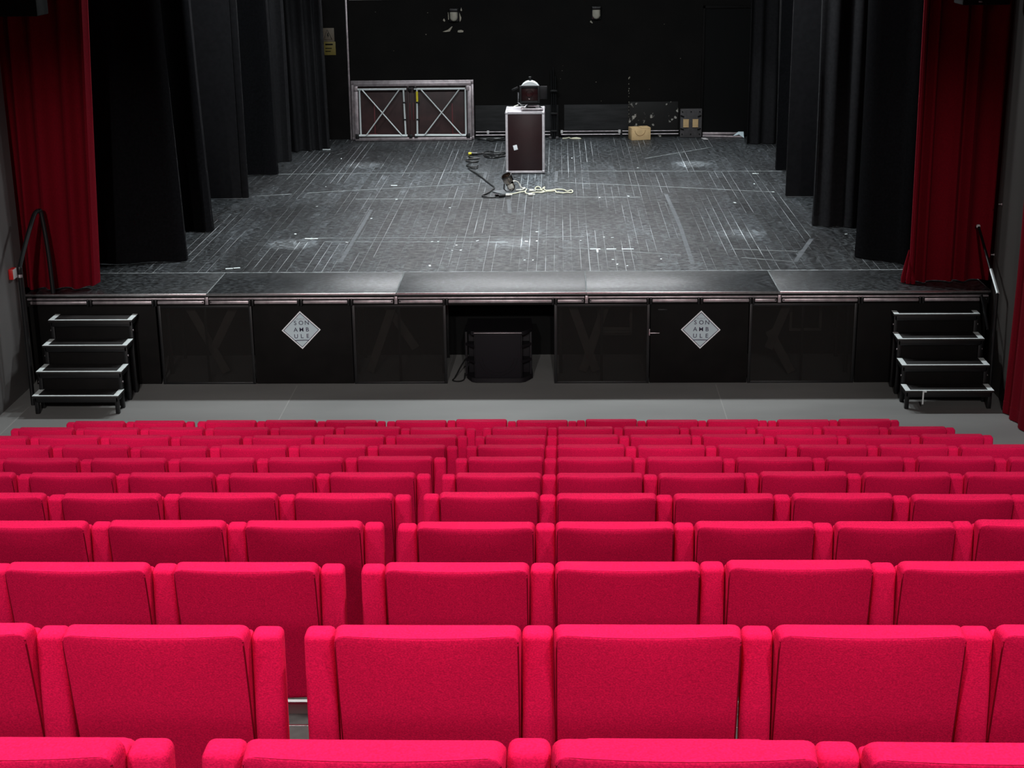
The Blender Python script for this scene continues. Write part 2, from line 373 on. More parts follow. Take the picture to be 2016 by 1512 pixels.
for i, (a, b) in enumerate(zip(LOWX[:-1], LOWX[1:])):
    stage.part('lower_rail', bbox((a+0.03, YS-0.014, 0.892), (b-0.03, YS+0.03, 0.925), 0.006), M['alu_dull'])
    if i:
        if i in (3, 7, 10, 14):
            stage.part('rail_splice', bbox((a-0.016, YS-0.016, 0.885), (a+0.016, YS+0.03, 0.965), 0.003), M['alu_dull'])
        else:
            for d in (-0.02, 0.012):
                stage.part('rail_clamp', bbox((a+d-0.008, YS-0.03, 0.872), (a+d+0.012, YS+0.02, 0.945), 0.003), M['black_metal'])
# planks: columns 0.1 m wide, staggered lengths
PW = 0.0995
unit = MB().bbox((0, 0, 0), (1, 1, 1), 0.0)
unit_me = None
def plank_mesh():
    mb = MB(); mb.box((0, 0, 0), (1, 1, 1)); return mb.mesh('plank', M['plank'])
unit_me = plank_mesh()
planks = []
x = -5.62
ncol = int((4.48+5.62)/PW)
for c_ in range(ncol):
    y = 16.63; first = True; gl = random.choice((0.0002, 0.0003, 0.0006, 0.0008, 0.0016, 0.0026, 0.0038))
    while y < YB-0.02:
        ln = random.uniform(0.5, 2.2) if first else random.choice((1.6, 2.0, 2.4, 2.8))*random.uniform(0.95, 1.05)
        y1 = min(y+ln, YB-0.015)
        if YB-y1 < 0.4: y1 = YB-0.015
        planks.append((x, y, x+PW, y1, gl)); y = y1; first = False
    x += PW
def plank_rank(p):
    cx = (p[0]+p[2])/2
    return p[1] + (6 if cx < -4.7+0.02*(p[1]-16) or cx > 3.75-0.05*(p[1]-16) else 0)
planks.sort(key=plank_rank)
rest = MB()
for i, (x0, y0, x1, y1, gl) in enumerate(planks):
    g = gl*0.35+random.choice((0.0001, 0.0001, 0.0002, 0.0003, 0.0003, 0.0008, 0.0025, 0.0045, 0.0065))
    e = random.choice((0.0003, 0.0006, 0.0012, 0.0025))
    top = 1.0+random.uniform(-0.0003, 0.0006)
    if i < 300:
        o = bpy.data.objects.new('plank', unit_me); C.objects.link(o); o.parent = stage.o
        o.location = (x0+g*0.5-stage.loc[0], y0+e-stage.loc[1], 0.985-stage.loc[2]); o.scale = (x1-x0-g, y1-y0-2*e, top-0.985)
    else:
        rest.box((x0+g*0.5, y0+e, 0.985), (x1-g*0.5, y1-e, top))
rp = stage.part('plank_field', rest, M['plank']); rp['kind'] = 'stuff'
# tape and chalk marks on the deck
MARKS = [(-1.526,18.189), (-1.218,17.982), (-1.252,17.698), (-1.149,17.707), (-1.451,16.911), (-0.979,18.226), (-0.269,18.726), (-0.262,18.196), (-0.389,18.180), (-1.454,20.315), (-0.388,17.167), (-0.293,17.165), (-2.232,20.953), (-1.452,18.187), (0.453,17.641), (0.552,18.392), (0.652,18.364), (0.266,18.208), (0.618,17.174), (1.167,17.191), (0.659,16.934), (0.768,16.866), (1.210,23.419), (2.955,22.827), (2.803,21.975), (2.371,20.557), (0.965,21.080), (0.565,20.994), (0.214,24.375), (-2.554,18.169), (-3.356,21.959), (-3.470,24.475), (-3.262,20.471), (-3.261,18.670), (-2.426,19.617), (2.985,21.332), (3.495,18.498), (-3.02,18.39)]
def strip(p, q, wd, m, name, z=1.0022):
    a = Vector((p[0], p[1], 0)); b = Vector((q[0], q[1], 0)); d = (b-a).normalized(); n = Vector((-d.y, d.x, 0))*wd/2
    mb = MB(); mb.prism([tuple((a-n).xy), tuple((b-n).xy), tuple((b+n).xy), tuple((a+n).xy)], 1.0, z)
    return stage.part(name, mb, m)
for i, (a, b) in enumerate(MARKS):
    l_ = random.uniform(0.012, 0.035); an = random.uniform(0, PI)
    strip((a-l_*math.cos(an)/2, b-l_*math.sin(an)), (a+l_*math.cos(an)/2, b+l_*math.sin(an)), random.uniform(0.012, 0.03), M['white_tape'], 'tape_scrap')
for p, q in (((0.37, 17.731), (0.49, 17.73)), ((0.56, 17.727), (0.675, 17.727)), ((0.74, 17.722), (0.88, 17.722)), ((-3.745, 16.80), (-3.665, 16.82)), ((-3.66, 16.83), (-3.59, 16.85)), ((-2.42, 22.03), (-2.33, 22.02)), ((-3.10, 18.40), (-2.94, 18.385)), ((2.88, 22.83), (2.97, 22.825))):
    strip(p, q, 0.035, M['white_tape'], 'tape_strip')
strip((0.453, 17.73), (0.453, 17.55), 0.02, M['white_tape'], 'tape_strip')
strip((1.10, 16.885), (1.19, 16.885), 0.10, M['grey_tape'], 'tape_strip')
for p, q in (((-1.094,23.154),(-1.095,22.194)), ((-0.026,23.158),(-0.040,22.240)), ((1.491,21.221),(1.521,18.938)), ((1.521,18.938),(1.505,16.925)), ((-2.495,20.207),(-2.487,17.085)), ((-0.686,20.875),(-0.636,19.910)), ((3.037,18.240),(2.666,17.028))):
    strip(p, q, 0.05, M['grey_tape'], 'tape_strip', 1.0016)
LN = [(-4.258,23.049), (-1.107,23.109), (0.005,23.157), (3.348,23.027), (-4.231,21.256), (-3.753,21.396), (-3.548,21.467), (-2.324,21.825), (-2.324,21.825), (-1.138,22.154), (0.026,22.196), (1.451,21.816), (1.451,21.816), (3.007,21.325), (-2.980,18.418), (0.311,18.424), (-2.803,20.981), (-1.045,20.962), (-0.102,21.045), (1.121,21.005), (1.368,24.291), (2.510,25.383), (2.020,17.701), (2.765,17.549), (2.086,17.246), (2.632,17.028), (-2.825,18.209), (-0.608,18.127), (0.002,17.858), (1.404,17.392)]
for i in range(0, len(LN), 2):
    strip(LN[i], LN[i+1], 0.020, M['chalk'], 'chalk_line', 1.0014)

# ------------------------------------------------------------------ under the stage
struct('wall_understage', box((-9, 16.75, 0), (8, 16.85, 0.93)), M['dark'], 'black wall closing the space under the stage')
sc = stage
for px in (-4.95, -4.24, -3.23, -2.19, -1.25, 0.02, 0.98, 2.0, 3.1, 3.9):
    sc.part('post', bbox((px-0.02, 16.02, 0.0), (px+0.02, 16.06, 0.93)), M['black_metal'])
    sc.part('post', bbox((px-0.02, 16.62, 0.0), (px+0.02, 16.66, 0.93)), M['black_metal'])
def bar(p, q, wd, dp):
    a = Vector(p); b = Vector(q); d = b-a; L = d.length; R_ = d.to_track_quat('X', 'Z').to_matrix().to_4x4(); R_.translation = a
    return MB().bbox((0, -dp/2, -wd/2), (L, dp/2, wd/2), 0.003, R_)
for p, q in (((-4.0, 15.9, 0.86), (-3.62, 15.95, 0.05)), ((-3.45, 15.95, 0.86), (-3.72, 15.9, 0.35)), ((-1.75, 15.9, 0.86), (-2.05, 15.95, 0.05)), ((-1.9, 16.0, 0.86), (-1.55, 16.0, 0.3)),
             ((0.12, 15.9, 0.86), (0.40, 15.95, 0.05)), ((0.52, 15.9, 0.86), (0.26, 15.95, 0.05)), ((2.45, 15.9, 0.86), (2.25, 15.95, 0.3)), ((2.25, 15.95, 0.5), (2.5, 15.9, 0.05)), ((0.46, 16.3, 0.4), (0.80, 16.3, 0.4))):
    sc.part('brace', bar(p, q, 0.09, 0.03), M['timber'])
sc.part('hanging_frame', MB().bbox((0.42, 16.2, 0.40), (0.80, 16.22, 0.43)).bbox((0.42, 16.2, 0.80), (0.80, 16.22, 0.83)).bbox((0.42, 16.2, 0.43), (0.45, 16.22, 0.80)).bbox((0.77, 16.2, 0.43), (0.80, 16.22, 0.80)), M['timber'])
sc.part('hanging_frame', MB().bbox((2.5, 16.2, 0.42), (2.85, 16.22, 0.45)).bbox((2.5, 16.2, 0.80), (2.85, 16.22, 0.83)).bbox((2.5, 16.2, 0.45), (2.53, 16.22, 0.80)).bbox((2.82, 16.2, 0.45), (2.85, 16.22, 0.80)), M['timber'])
# front panels
YP = YS+0.012
def gauze_panel(x0, x1, label, group='gauze panels of the stage front'):
    t = Thing('gauze_panel', label, 'panel', ((x0+x1)/2, YP, 0), group)
    t.part('gauze', box((x0+0.01, YP, 0.012), (x1-0.01, YP+0.003, 0.862)), M['gauze'])
    for a, b in (((x0+0.004, YP-0.006, 0.0), (x0+0.034, YP+0.012, 0.868)), ((x1-0.034, YP-0.006, 0.0), (x1-0.004, YP+0.012, 0.868)), ((x0+0.034, YP-0.004, 0.0), (x1-0.034, YP+0.010, 0.022)), ((x0+0.034, YP-0.004, 0.842), (x1-0.034, YP+0.010, 0.868)), (((x0+x1)/2-0.014, YP+0.004, 0.022), ((x0+x1)/2+0.014, YP+0.014, 0.842))):
        t.part('frame_bar', bbox(a, b, 0.002), M['black_metal'])
    return t
def solid_panel(x0, x1, label, bolt=False, group='solid panels of the stage front'):
    t = Thing('stage_front_panel', label, 'panel', ((x0+x1)/2, YP, 0), group)
    t.part('board', bbox((x0+0.004, YP-0.004, 0.004), (x1-0.004, YP+0.012, 0.868), 0.003), M['black_paint'])
    if bolt:
        t.part('latch', bbox((x0-0.01, YP-0.018, 0.55), (x0+0.10, YP-0.005, 0.56), 0.003).bbox((x0-0.012, YP-0.02, 0.53), (x0+0.0, YP-0.005, 0.60), 0.003), M['alu_dull'], label='small steel door bolt')
        t.part('hinge', bbox((x0+0.08, YP-0.012, 0.80), (x0+0.18, YP-0.005, 0.815), 0.002), M['black_metal'])
    return t
PX = (-4.249, -3.241, -2.186, -1.186, -0.052, 0.96, 1.994, 3.122, 3.437)
solid_panel(-5.62, -4.262, 'black stage front board behind the left stage steps')
gauze_panel(PX[0], PX[1], 'black gauze panel of the stage front, between left steps and left diamond sign')
solid_panel(PX[1], PX[2], 'solid black stage front panel carrying the left diamond sign')
gauze_panel(PX[2], PX[3], 'black gauze panel of the stage front, just left of the subwoofer opening')
gauze_panel(PX[4], PX[5], 'black gauze panel of the stage front, just right of the subwoofer opening')
solid_panel(PX[5], PX[6], 'solid black stage front panel with small bolt, carrying the right diamond sign', True)
gauze_panel(PX[6], PX[7], 'wide dark gauze panel of the stage front, right of the right diamond sign')
solid_panel(PX[7], 4.46, 'black stage front board behind the right stage steps')

def text_mesh(txt, size, name, m, parent, loc, bold=0.0, depth=0.0008, sp=1.0, align='CENTER'):
    cu = bpy.data.curves.new(name, 'FONT'); cu.body = txt; cu.size = size; cu.align_x = align; cu.align_y = 'CENTER'
    cu.extrude = depth; cu.offset = bold; cu.space_character = sp; cu.resolution_u = 4
    tmp = bpy.data.objects.new(name, cu); C.objects.link(tmp)
    dg = bpy.context.evaluated_depsgraph_get(); me = bpy.data.meshes.new_from_object(tmp.evaluated_get(dg))
    bpy.data.objects.remove(tmp); me.materials.clear(); me.materials.append(m)
    o = bpy.data.objects.new(name, me); C.objects.link(o); o.parent = parent; o.location = loc; o.rotation_euler = (PI/2, 0, 0)
    return o
def diamond(cx, cz, rot, label):
    y0 = YP-0.006
    t = Thing('diamond_sign', label, 'sign', (cx, y0, cz), 'diamond logo signs')
    t.o.rotation_euler = (0, rot, 0)
    H = 0.208
    def dia(h, a, b): return MB().prism([(0, -h), (h, 0), (0, h), (-h, 0)], a, b, XZ)
    t.part('backing', dia(H, 0.0, 0.005), M['signwhite'], True)
    t.part('border_line', dia(H-0.017, 0.005, 0.0056), M['ink'], True)
    t.part('face', dia(H-0.026, 0.0056, 0.0062), M['sign'], True)
    for row, z in (('SON', 0.078), ('AMB', 0.004), ('ULE', -0.068)):
        for k, ch in enumerate(row):
            text_mesh(ch, 0.064, 'letter', M['ink'], t.o, (0.004-0.062+0.062*k, -0.0066, z), 0.0005)
    hh = 0.112
    t.part('crossbar', MB().prism([(-(H-0.026-hh)-0.004, -hh-0.004), (H-0.026-hh+0.004, -hh-0.004), (H-0.026-hh+0.004, -hh+0.004), (-(H-0.026-hh)-0.004, -hh+0.004)], 0.0062, 0.0068, XZ), M['ink'], True)
    t.part('small_print', MB().prism([(-0.044, 0.114), (0.044, 0.114), (0.044, 0.1175), (-0.044, 0.1175)], 0.0062, 0.0067, XZ).prism([(-0.05, -0.102), (0.05, -0.102), (0.05, -0.098), (-0.05, -0.098)], 0.0062, 0.0067, XZ)
           .prism([(-0.046, 0.124), (-0.02, 0.124), (-0.02, 0.130), (-0.046, 0.130)], 0.0062, 0.0067, XZ).prism([(-0.012, 0.124), (0.018, 0.124), (0.018, 0.130), (-0.012, 0.130)], 0.0062, 0.0067, XZ).prism([(0.026, 0.124), (0.046, 0.124), (0.046, 0.130), (0.026, 0.130)], 0.0062, 0.0067, XZ), M['inkgrey'], True)
diamond(-2.728, 0.600, math.radians(-1.2), 'pale blue diamond sign reading SONAMBULE left of the subwoofer')
diamond(1.491, 0.590, math.radians(0.6), 'pale blue diamond sign reading SONAMBULE right of the subwoofer')

# subwoofer in the opening
sw = Thing('subwoofer', 'black subwoofer with side handle bays standing in the stage opening', 'speaker', (-0.645, 15.95, 0))
foot = [(-0.99, 15.82), (-0.93, 15.68), (-0.88, 15.655), (-0.41, 15.655), (-0.36, 15.68), (-0.28, 15.82), (-0.30, 16.2), (-0.99, 16.2)]
sw.part('bottom_slab', MB().prism(foot, 0.012, 0.06), M['sub'])
sw.part('top_slab', MB().prism(foot, 0.535, 0.575), M['sub'])
sw.part('body', bbox((-0.97, 15.86, 0.06), (-0.31, 16.19, 0.535), 0.01), M['sub'])
sw.part('front_grille', bbox((-0.89, 15.66, 0.06), (-0.40, 15.70, 0.535), 0.006), M['grille'])
for s_ in (-1, 1):
    cxx = -0.645+s_*0.285
    sw.part('side_post', bbox((-0.645+s_*0.345-0.012, 15.80, 0.06), (-0.645+s_*0.345+0.012, 15.87, 0.535), 0.004), M['sub'])
    sw.part('inner_cheek', bbox((-0.645+s_*0.245-0.01, 15.69, 0.06), (-0.645+s_*0.245+0.01, 15.87, 0.535), 0.003), M['sub'])
    for zz in (0.215, 0.385):
        a = -0.645+s_*0.25; b = -0.645+s_*0.352
        sw.part('port_rib', MB().prism([(min(a, b), 15.685 if s_ > 0 else 15.80), (max(a, b), 15.80 if s_ > 0 else 15.685), (max(a, b), 15.86), (min(a, b), 15.86)], zz, zz+0.03), M['sub'])
for rr in (0.17, 0.205):
    sw.part('speaker_ring', MB().tube([(-0.645+rr*math.cos(a), 15.659, 0.28+rr*math.sin(a)*0.95) for a in [PI+PI*k/24 for k in range(25)]], 0.003, 6), M['sub'])
sw.part('trim_line', bbox((-0.90, 15.652, 0.556), (-0.39, 15.658, 0.562), 0.002), M['alu_dull'])
for fx in (-0.93, -0.36): sw.part('rubber_foot', MB().cyl((fx, 15.85, 0), (fx, 15.85, 0.012), 0.025, 12).cyl((fx, 16.12, 0), (fx, 16.12, 0.012), 0.025, 12), M['rubber'])

def smooth_path(pts, n=6, closed=False):
    P = [Vector(p) for p in pts]; out = []
    for i in range(len(P)-1):
        p0 = P[max(i-1, 0)]; p1 = P[i]; p2 = P[i+1]; p3 = P[min(i+2, len(P)-1)]
        for k in range(n):
            t = k/n; out.append(0.5*((2*p1)+(-p0+p2)*t+(2*p0-5*p1+4*p2-p3)*t*t+(-p0+3*p1-3*p2+p3)*t**3))
    out.append(P[-1]); return out
def cable(name, pts, r, m, label, cat, group=None, n=4):
    pts = smooth_path(pts, n); loc = pts[0]
    t = MB().tube(pts, r, 6).obj(name, m, None, tuple(loc)); t.location = loc
    return tag(t, label, cat, group)
cable('speaker_cable', [(-1.005, 16.10, 0.16), (-1.06, 16.0, 0.10), (-1.12, 15.85, 0.012), (-1.14, 15.74, 0.012), (-1.08, 15.70, 0.012), (-1.02, 15.76, 0.012), (-1.012, 15.84, 0.06)], 0.008, M['cable'], 'black cable looping out beside the left of the subwoofer', 'cable')

# ------------------------------------------------------------------ stage steps
def steps(cx, treads, label, side, name='stage_steps'):
    y0 = treads[0][0]
    t = Thing(name, label, 'stairs', (cx, y0, 0), 'stage steps')
    hw = 0.44
    for i, (yf, yb, z) in enumerate(treads):
        t.part('tread', bbox((cx-hw, yf, z-0.022), (cx+hw, yb, z), 0.003), M['tread'])
        tp = t.o.children[-1]
        e = 0.0012
        t.part('nosing_tape', box((cx-hw+0.001, yf+0.002, z), (cx+hw-0.001, yf+0.030, z+e)), M['white_tape'], parent=tp)
        t.part('edge_tape', box((cx-hw+0.001, yf+0.030, z), (cx-hw+0.055, yb-0.01, z+e)), M['white_tape'], parent=tp)
        t.part('edge_tape', box((cx+hw-0.055, yf+0.030, z), (cx+hw-0.001, yb-0.01, z+e)), M['white_tape'], parent=tp)
        for s_ in (-1, 1):
            xx = cx+s_*(hw-0.03)
            t.part('leg', bbox((xx-0.02, yf+0.03, 0), (xx+0.02, yf+0.07, z-0.022), 0.003), M['black_metal'])
            t.part('side_rail', bbox((xx-0.014, yf+0.03, z-0.07), (xx+0.014, yb, z-0.022), 0.003), M['black_metal'])
            if i:
                t.part('bolt', MB().cyl((xx+s_*0.02, yf+0.05, z-0.12), (xx+s_*0.026, yf+0.05, z-0.12), 0.010, 8), M['alu_dull'])
        t.part('apron_bar', bbox((cx-hw+0.03, yf+0.02, z-0.075), (cx+hw-0.03, yf+0.035, z-0.022), 0.003), M['black_metal'])
        if i: t.part('back_bar', bbox((cx-hw+0.05, yf+0.05, 0.02), (cx+hw-0.05, yf+0.06, z-0.08), 0.002), M['black_paint'])
    return t
sl = steps(-4.878, ((14.63, 14.87, 0.2), (14.815, 15.10, 0.4), (15.08, 15.345, 0.6), (15.34, 15.60, 0.8)), 'black four-tread steps with white taped edges, left of the stage', -1)
HX = -5.43
path = [(HX, 14.96, 0.0), (HX, 14.98, 0.7), (HX, 14.99, 1.36), (HX, 15.02, 1.46), (HX, 15.30, 1.68), (HX+0.01, 15.50, 1.84), (HX+0.02, 15.57, 1.89), (HX+0.04, 15.61, 1.90), (HX+0.06, 15.635, 1.86), (HX+0.09, 15.635, 1.45), (HX+0.10, 15.625, 1.02)]
sl.part('handrail', MB().tube(smooth_path(path, 5), 0.023, 10), M['black_metal'])
sl.part('rail_ring', MB().cyl((HX, 14.985, 1.345), (HX, 14.988, 1.375), 0.023, 10), M['alu_dull'], label='small bright collar on the handrail')
sr = steps(3.90, ((14.745, 14.98, 0.2), (14.965, 15.23, 0.4), (15.23, 15.50, 0.6), (15.465, 15.62, 0.8)), 'black four-tread steps with white taped edges, right of the stage', 1)
sr.part('handrail', MB().tube(smooth_path([(4.40, 15.10, 0.0), (4.40, 15.13, 0.6), (4.405, 15.16, 1.09)], 4), 0.018, 8).tube([(4.405, 15.14, 1.09), (4.40, 16.0, 1.595)], 0.0145, 10), M['black_metal'])
sr.part('rail_sleeve', MB().tube([(4.405, 15.135, 1.10), (4.403, 15.44, 1.275)], 0.016, 10), M['alu_white'], label='bright bare metal lower end of the handrail')
sr.part('rail_cap', MB().rbox((4.378, 16.0, 1.58), (4.422, 16.044, 1.624), 0.02, 2), M['callwhite'], label='pale plastic end cap')
sr.part('strut', bar((4.36, 15.55, 0.98), (4.36, 15.22, 0.70), 0.025, 0.02), M['black_metal'])
sr.part('loose_tape', MB().bbox((3.63, 14.738, 0.06), (3.645, 14.742, 0.20), 0.001).bbox((3.64, 14.738, 0.185), (3.67, 14.742, 0.20), 0.001), M['white_tape'])

# ------------------------------------------------------------------ curtains
def drape(name, label, cat, pts, z0, z1, m, folds, amp, top=None, thick=0.018, nx=None, nz=14, hem=True, seed=0, group=None, sharp=1.0, round_end=0.0):
    """cloth along the plan polyline pts (bottom) / top (head), with folds"""
    rnd = random.Random(seed)
    top = top or pts
    def along(P, u):
        Ls = [(Vector(P[i+1])-Vector(P[i])).length for i in range(len(P)-1)]; T = sum(Ls); d = u*T
        for i, l_ in enumerate(Ls):
            if d <= l_ or i == len(Ls)-1:
                a, b = Vector(P[i]), Vector(P[i+1]); t = d/l_ if l_ else 0; n = (b-a).normalized(); return a+(b-a)*t, Vector((n.y, -n.x))
            d -= l_
    nx = nx or max(24, int(folds*10))
    ph = [rnd.uniform(-0.35, 0.35) for _ in range(int(folds)+3)]; am = [rnd.uniform(0.6, 1.25) for _ in range(int(folds)+3)]
    def surf(u, v):
        a, na = along(pts, u); b, nb = along(top, u); p = a.lerp(b, v); n = na.lerp(nb, v).normalized()
        k = u*folds; i = int(k); f = k-i
        wv = math.cos(2*PI*(k+ph[i]*(1-f)+ph[i+1]*f)); wv = math.copysign(abs(wv)**sharp, wv)
        A = amp*(am[i]*(1-f)+am[i+1]*f)*(0.75+0.35*(1-v))
        drift = 0.012*math.sin(5*v+3*u+seed)
        p = p+n*(A*wv+drift)
        z = z0+(z1-z0)*v
        if round_end and v < 0.12:
            q = max(0.0, (u-0.8)/0.2); z += round_end*q*q*(1-v/0.12)
        return p, n, z
    def build(v0, v1, nzz, off=0.0):
        mb = MB(); F = []; B = []
        for j in range(nzz+1):
            v = v0+(v1-v0)*j/nzz
            for i in range(nx+1):
                p, n, z = surf(min(i/nx, 0.99999), v); F.append((p.x+n.x*(thick/2+off), p.y+n.y*(thick/2+off), z)); B.append((p.x-n.x*(thick/2+off), p.y-n.y*(thick/2+off), z))
        o = len(F); fs = []; W = nx+1
        for j in range(nzz):
            for i in range(nx):
                a = j*W+i; fs.append((a, a+1, a+W+1, a+W)); fs.append((o+a+1, o+a, o+a+W, o+a+W+1))
        for j in range(nzz):
            a = j*W; fs.append((a+W, o+a+W, o+a, a)); a = j*W+nx; fs.append((a, o+a, o+a+W, a+W))
        for i in range(nx):
            fs.append((i+1, i, o+i, o+i+1)); a = nzz*W+i; fs.append((a, a+1, o+a+1, o+a))
        return mb.add(F+B, fs, True)
    p0 = pts[len(pts)//2]
    t = Thing(name, label, cat, (p0[0], p0[1], z0), group)
    hv = 0.12/(z1-z0)
    if hem:
        t.part('hem', build(0.0, hv, 3, 0.003), m)
        t.part('cloth', build(hv, 1.0, nz), m)
    else:
        t.part('cloth', build(0.0, 1.0, nz), m)
    return t
drape('stage_curtain', 'red velvet house curtain hanging at the left of the stage', 'curtain', [(-6.2, 15.86), (-5.5, 15.87), (-4.915, 15.90)], 1.012, 6.2, M['redcurtain'], 6.5, 0.055, [(-6.2, 15.86), (-5.4, 15.87), (-4.66, 15.90)], seed=3, group='red house curtains', sharp=0.8, round_end=0.05)
rc = drape('stage_curtain', 'red velvet house curtain hanging at the right of the stage', 'curtain', [(3.70, 16.02), (4.3, 16.08), (5.1, 16.15)], 1.012, 6.2, M['redcurtain'], 7, 0.05, [(3.66, 16.02), (4.3, 16.08), (5.1, 16.15)], seed=8, group='red house curtains', sharp=0.8)
for k, (dx, dy, h, r) in enumerate(((-0.035, 0.0, 0.34, 0.022), (0.005, -0.055, 0.27, 0.024), (0.05, -0.075, 0.20, 0.022), (-0.02, 0.05, 0.30, 0.022))):
    rc.part('gathered_fold', MB().tube([(3.70+dx*0.1, 16.02+dy*0.2, 1.012+h), (3.695+dx*0.7, 16.01+dy*0.7, 1.012+h*0.55), (3.685+dx, 16.0+dy, 1.06), (3.685+dx*1.05, 16.0+dy, 1.008)], [0.006, r*0.8, r*1.2, r], 10), M['redcurtain'])
LEG = 'black side legs of the stage'
drape('masking_curtain', 'black velvet leg curtain nearest the left red curtain', 'curtain', [(-5.5, 16.98), (-4.9, 17.05), (-4.36, 17.20), (-4.28, 17.24), (-4.30, 17.34)], 1.012, 6.0, M['velvet'], 2.2, 0.03, [(-5.6, 16.98), (-4.95, 17.05), (-4.48, 17.2), (-4.40, 17.24), (-4.42, 17.34)], seed=5, group=LEG)
drape('masking_curtain', 'narrow black velvet leg second from the left red curtain', 'curtain', [(-5.4, 18.80), (-4.8, 18.80), (-4.42, 18.80), (-4.365, 18.82), (-4.37, 18.92)], 1.012, 6.0, M['velvet'], 2.0, 0.025, [(-5.4, 18.80), (-4.8, 18.80), (-4.55, 18.80), (-4.49, 18.82), (-4.5, 18.92)], seed=6, group=LEG)
def flat(x0, x1, y, label, seam):
    t = Thing('masking_flat', label, 'panel', ((x0+x1)/2, y, 1.0), 'flat masking panels')
    t.part('face_cloth', bbox((x0, y-0.03, 1.02), (seam-0.003, y+0.03, 6.0), 0.006), M['flat'])
    t.part('edge_board', bbox((seam+0.003, y-0.03, 1.02), (x1, y+0.03, 6.0), 0.006), M['flat'])
    t.part('foot_batten', bbox((x0+0.02, y-0.025, 1.002), (x1-0.005, y+0.025, 1.02), 0.003), M['grey_tape'])
flat(-5.5, -4.295, 21.03, 'flat charcoal masking panel standing among the left legs', -4.385)
drape('masking_curtain', 'black leg curtain just behind the left flat masking panel', 'curtain', [(-5.4, 22.95), (-4.7, 22.95), (-4.40, 22.95), (-4.28, 22.97), (-4.235, 23.02), (-4.26, 23.1)], 1.012, 6.0, M['velvet'], 2.2, 0.02, [(-5.4, 22.95), (-4.7, 22.95), (-4.48, 22.95), (-4.36, 22.97), (-4.31, 23.02), (-4.33, 23.1)], seed=9, group=LEG)
drape('masking_curtain', 'slim black leg curtain beside the left pleated upstage drape', 'curtain', [(-5.3, 24.15), (-4.6, 24.15), (-4.34, 24.17), (-4.275, 24.22), (-4.28, 24.3)], 1.012, 6.0, M['molton'], 5.0, 0.045, seed=10, group=LEG)
lp = drape('pleated_drape', 'charcoal pleated drape upstage left beside the folded platforms', 'curtain', [(-4.62, 25.12), (-4.2, 25.28), (-3.78, 25.48)], 1.012, 6.0, M['molton'], 5.5, 0.075, [(-4.7, 25.12), (-4.25, 25.28), (-3.84, 25.48)], seed=12, group='pleated upstage drapes', sharp=0.8)
lp.part('bottom_weight', bbox((-3.90, 25.36, 1.004), (-3.77, 25.385, 1.016), 0.003), M['alu_white'], label='small pale weight at the hem')
drape('masking_curtain', 'black velvet leg curtain nearest the right red curtain', 'curtain', [(3.40, 17.34), (3.365, 17.22), (3.44, 17.12), (3.9, 16.80), (4.4, 16.70)], 1.012, 6.0, M['velvet'], 2.0, 0.02, [(3.38, 17.34), (3.325, 17.22), (3.40, 17.12), (3.9, 16.80), (4.4, 16.70)], seed=15, group=LEG)
drape('masking_curtain', 'black folded leg curtain second from the right red curtain', 'curtain', [(3.20, 19.05), (3.175, 18.96), (3.40, 18.90), (3.8, 18.82), (4.4, 18.80)], 1.012, 6.0, M['molton'], 5.0, 0.04, [(3.18, 19.05), (3.16, 18.96), (3.36, 18.90), (3.8, 18.82), (4.4, 18.80)], seed=16, group=LEG, sharp=0.8)
flat(3.10, 4.4, 20.93, 'flat charcoal masking panel standing among the right legs', 4.3)
drape('masking_curtain', 'black leg curtain just behind the right flat masking panel', 'curtain', [(3.28, 23.2), (3.262, 23.1), (3.5, 23.05), (4.4, 23.0)], 1.012, 6.0, M['velvet'], 2.0, 0.015, [(3.25, 23.2), (3.235, 23.1), (3.5, 23.05), (4.4, 23.0)], seed=17, group=LEG)
drape('pleated_drape', 'charcoal pleated drape upstage right beside the black door', 'curtain', [(3.12, 25.66), (3.6, 25.72), (4.4, 25.75)], 1.012, 6.0, M['molton'], 6.0, 0.05, seed=19, group='pleated upstage drapes', sharp=0.8)
drape('wall_drape', 'dark red drape against the right hall wall, cut by the frame edge', 'curtain', [(4.455, 14.68), (4.455, 14.1), (4.455, 13.3)], 0.01, 3.2, M['redcurtain'], 5, 0.03, seed=21)

# hanging black speakers in front of the house curtains
def hang_box(x0, x1, z0, label):
    t = Thing('hanging_speaker', label, 'speaker', ((x0+x1)/2, 15.35, z0), 'hanging speakers by the proscenium')
    t.part('cabinet', bbox((x0, 15.2, z0), (x1, 15.55, z0+0.75), 0.012), M['dark'])
    t.part('grille', bbox((x0+0.03, 15.188, z0+0.06), (x1-0.03, 15.2, z0+0.71), 0.004), M['dark'])
    t.part('badge', bbox(((x0*0.65+x1*0.35)-0.012, 15.184, z0+0.025), ((x0*0.65+x1*0.35)+0.022, 15.2, z0+0.040), 0.002), M['alu_dull'])
    t.part('hanger', MB().cyl(((x0+x1)/2, 15.38, z0+0.75), ((x0+x1)/2, 15.38, 9.0), 0.02, 8), M['black_metal'])
hang_box(-5.655, -5.055, 3.895, 'black speaker hanging in the top left corner before the red curtain')
hang_box(3.857, 4.31, 3.915, 'black speaker hanging at the top right before the red curtain')

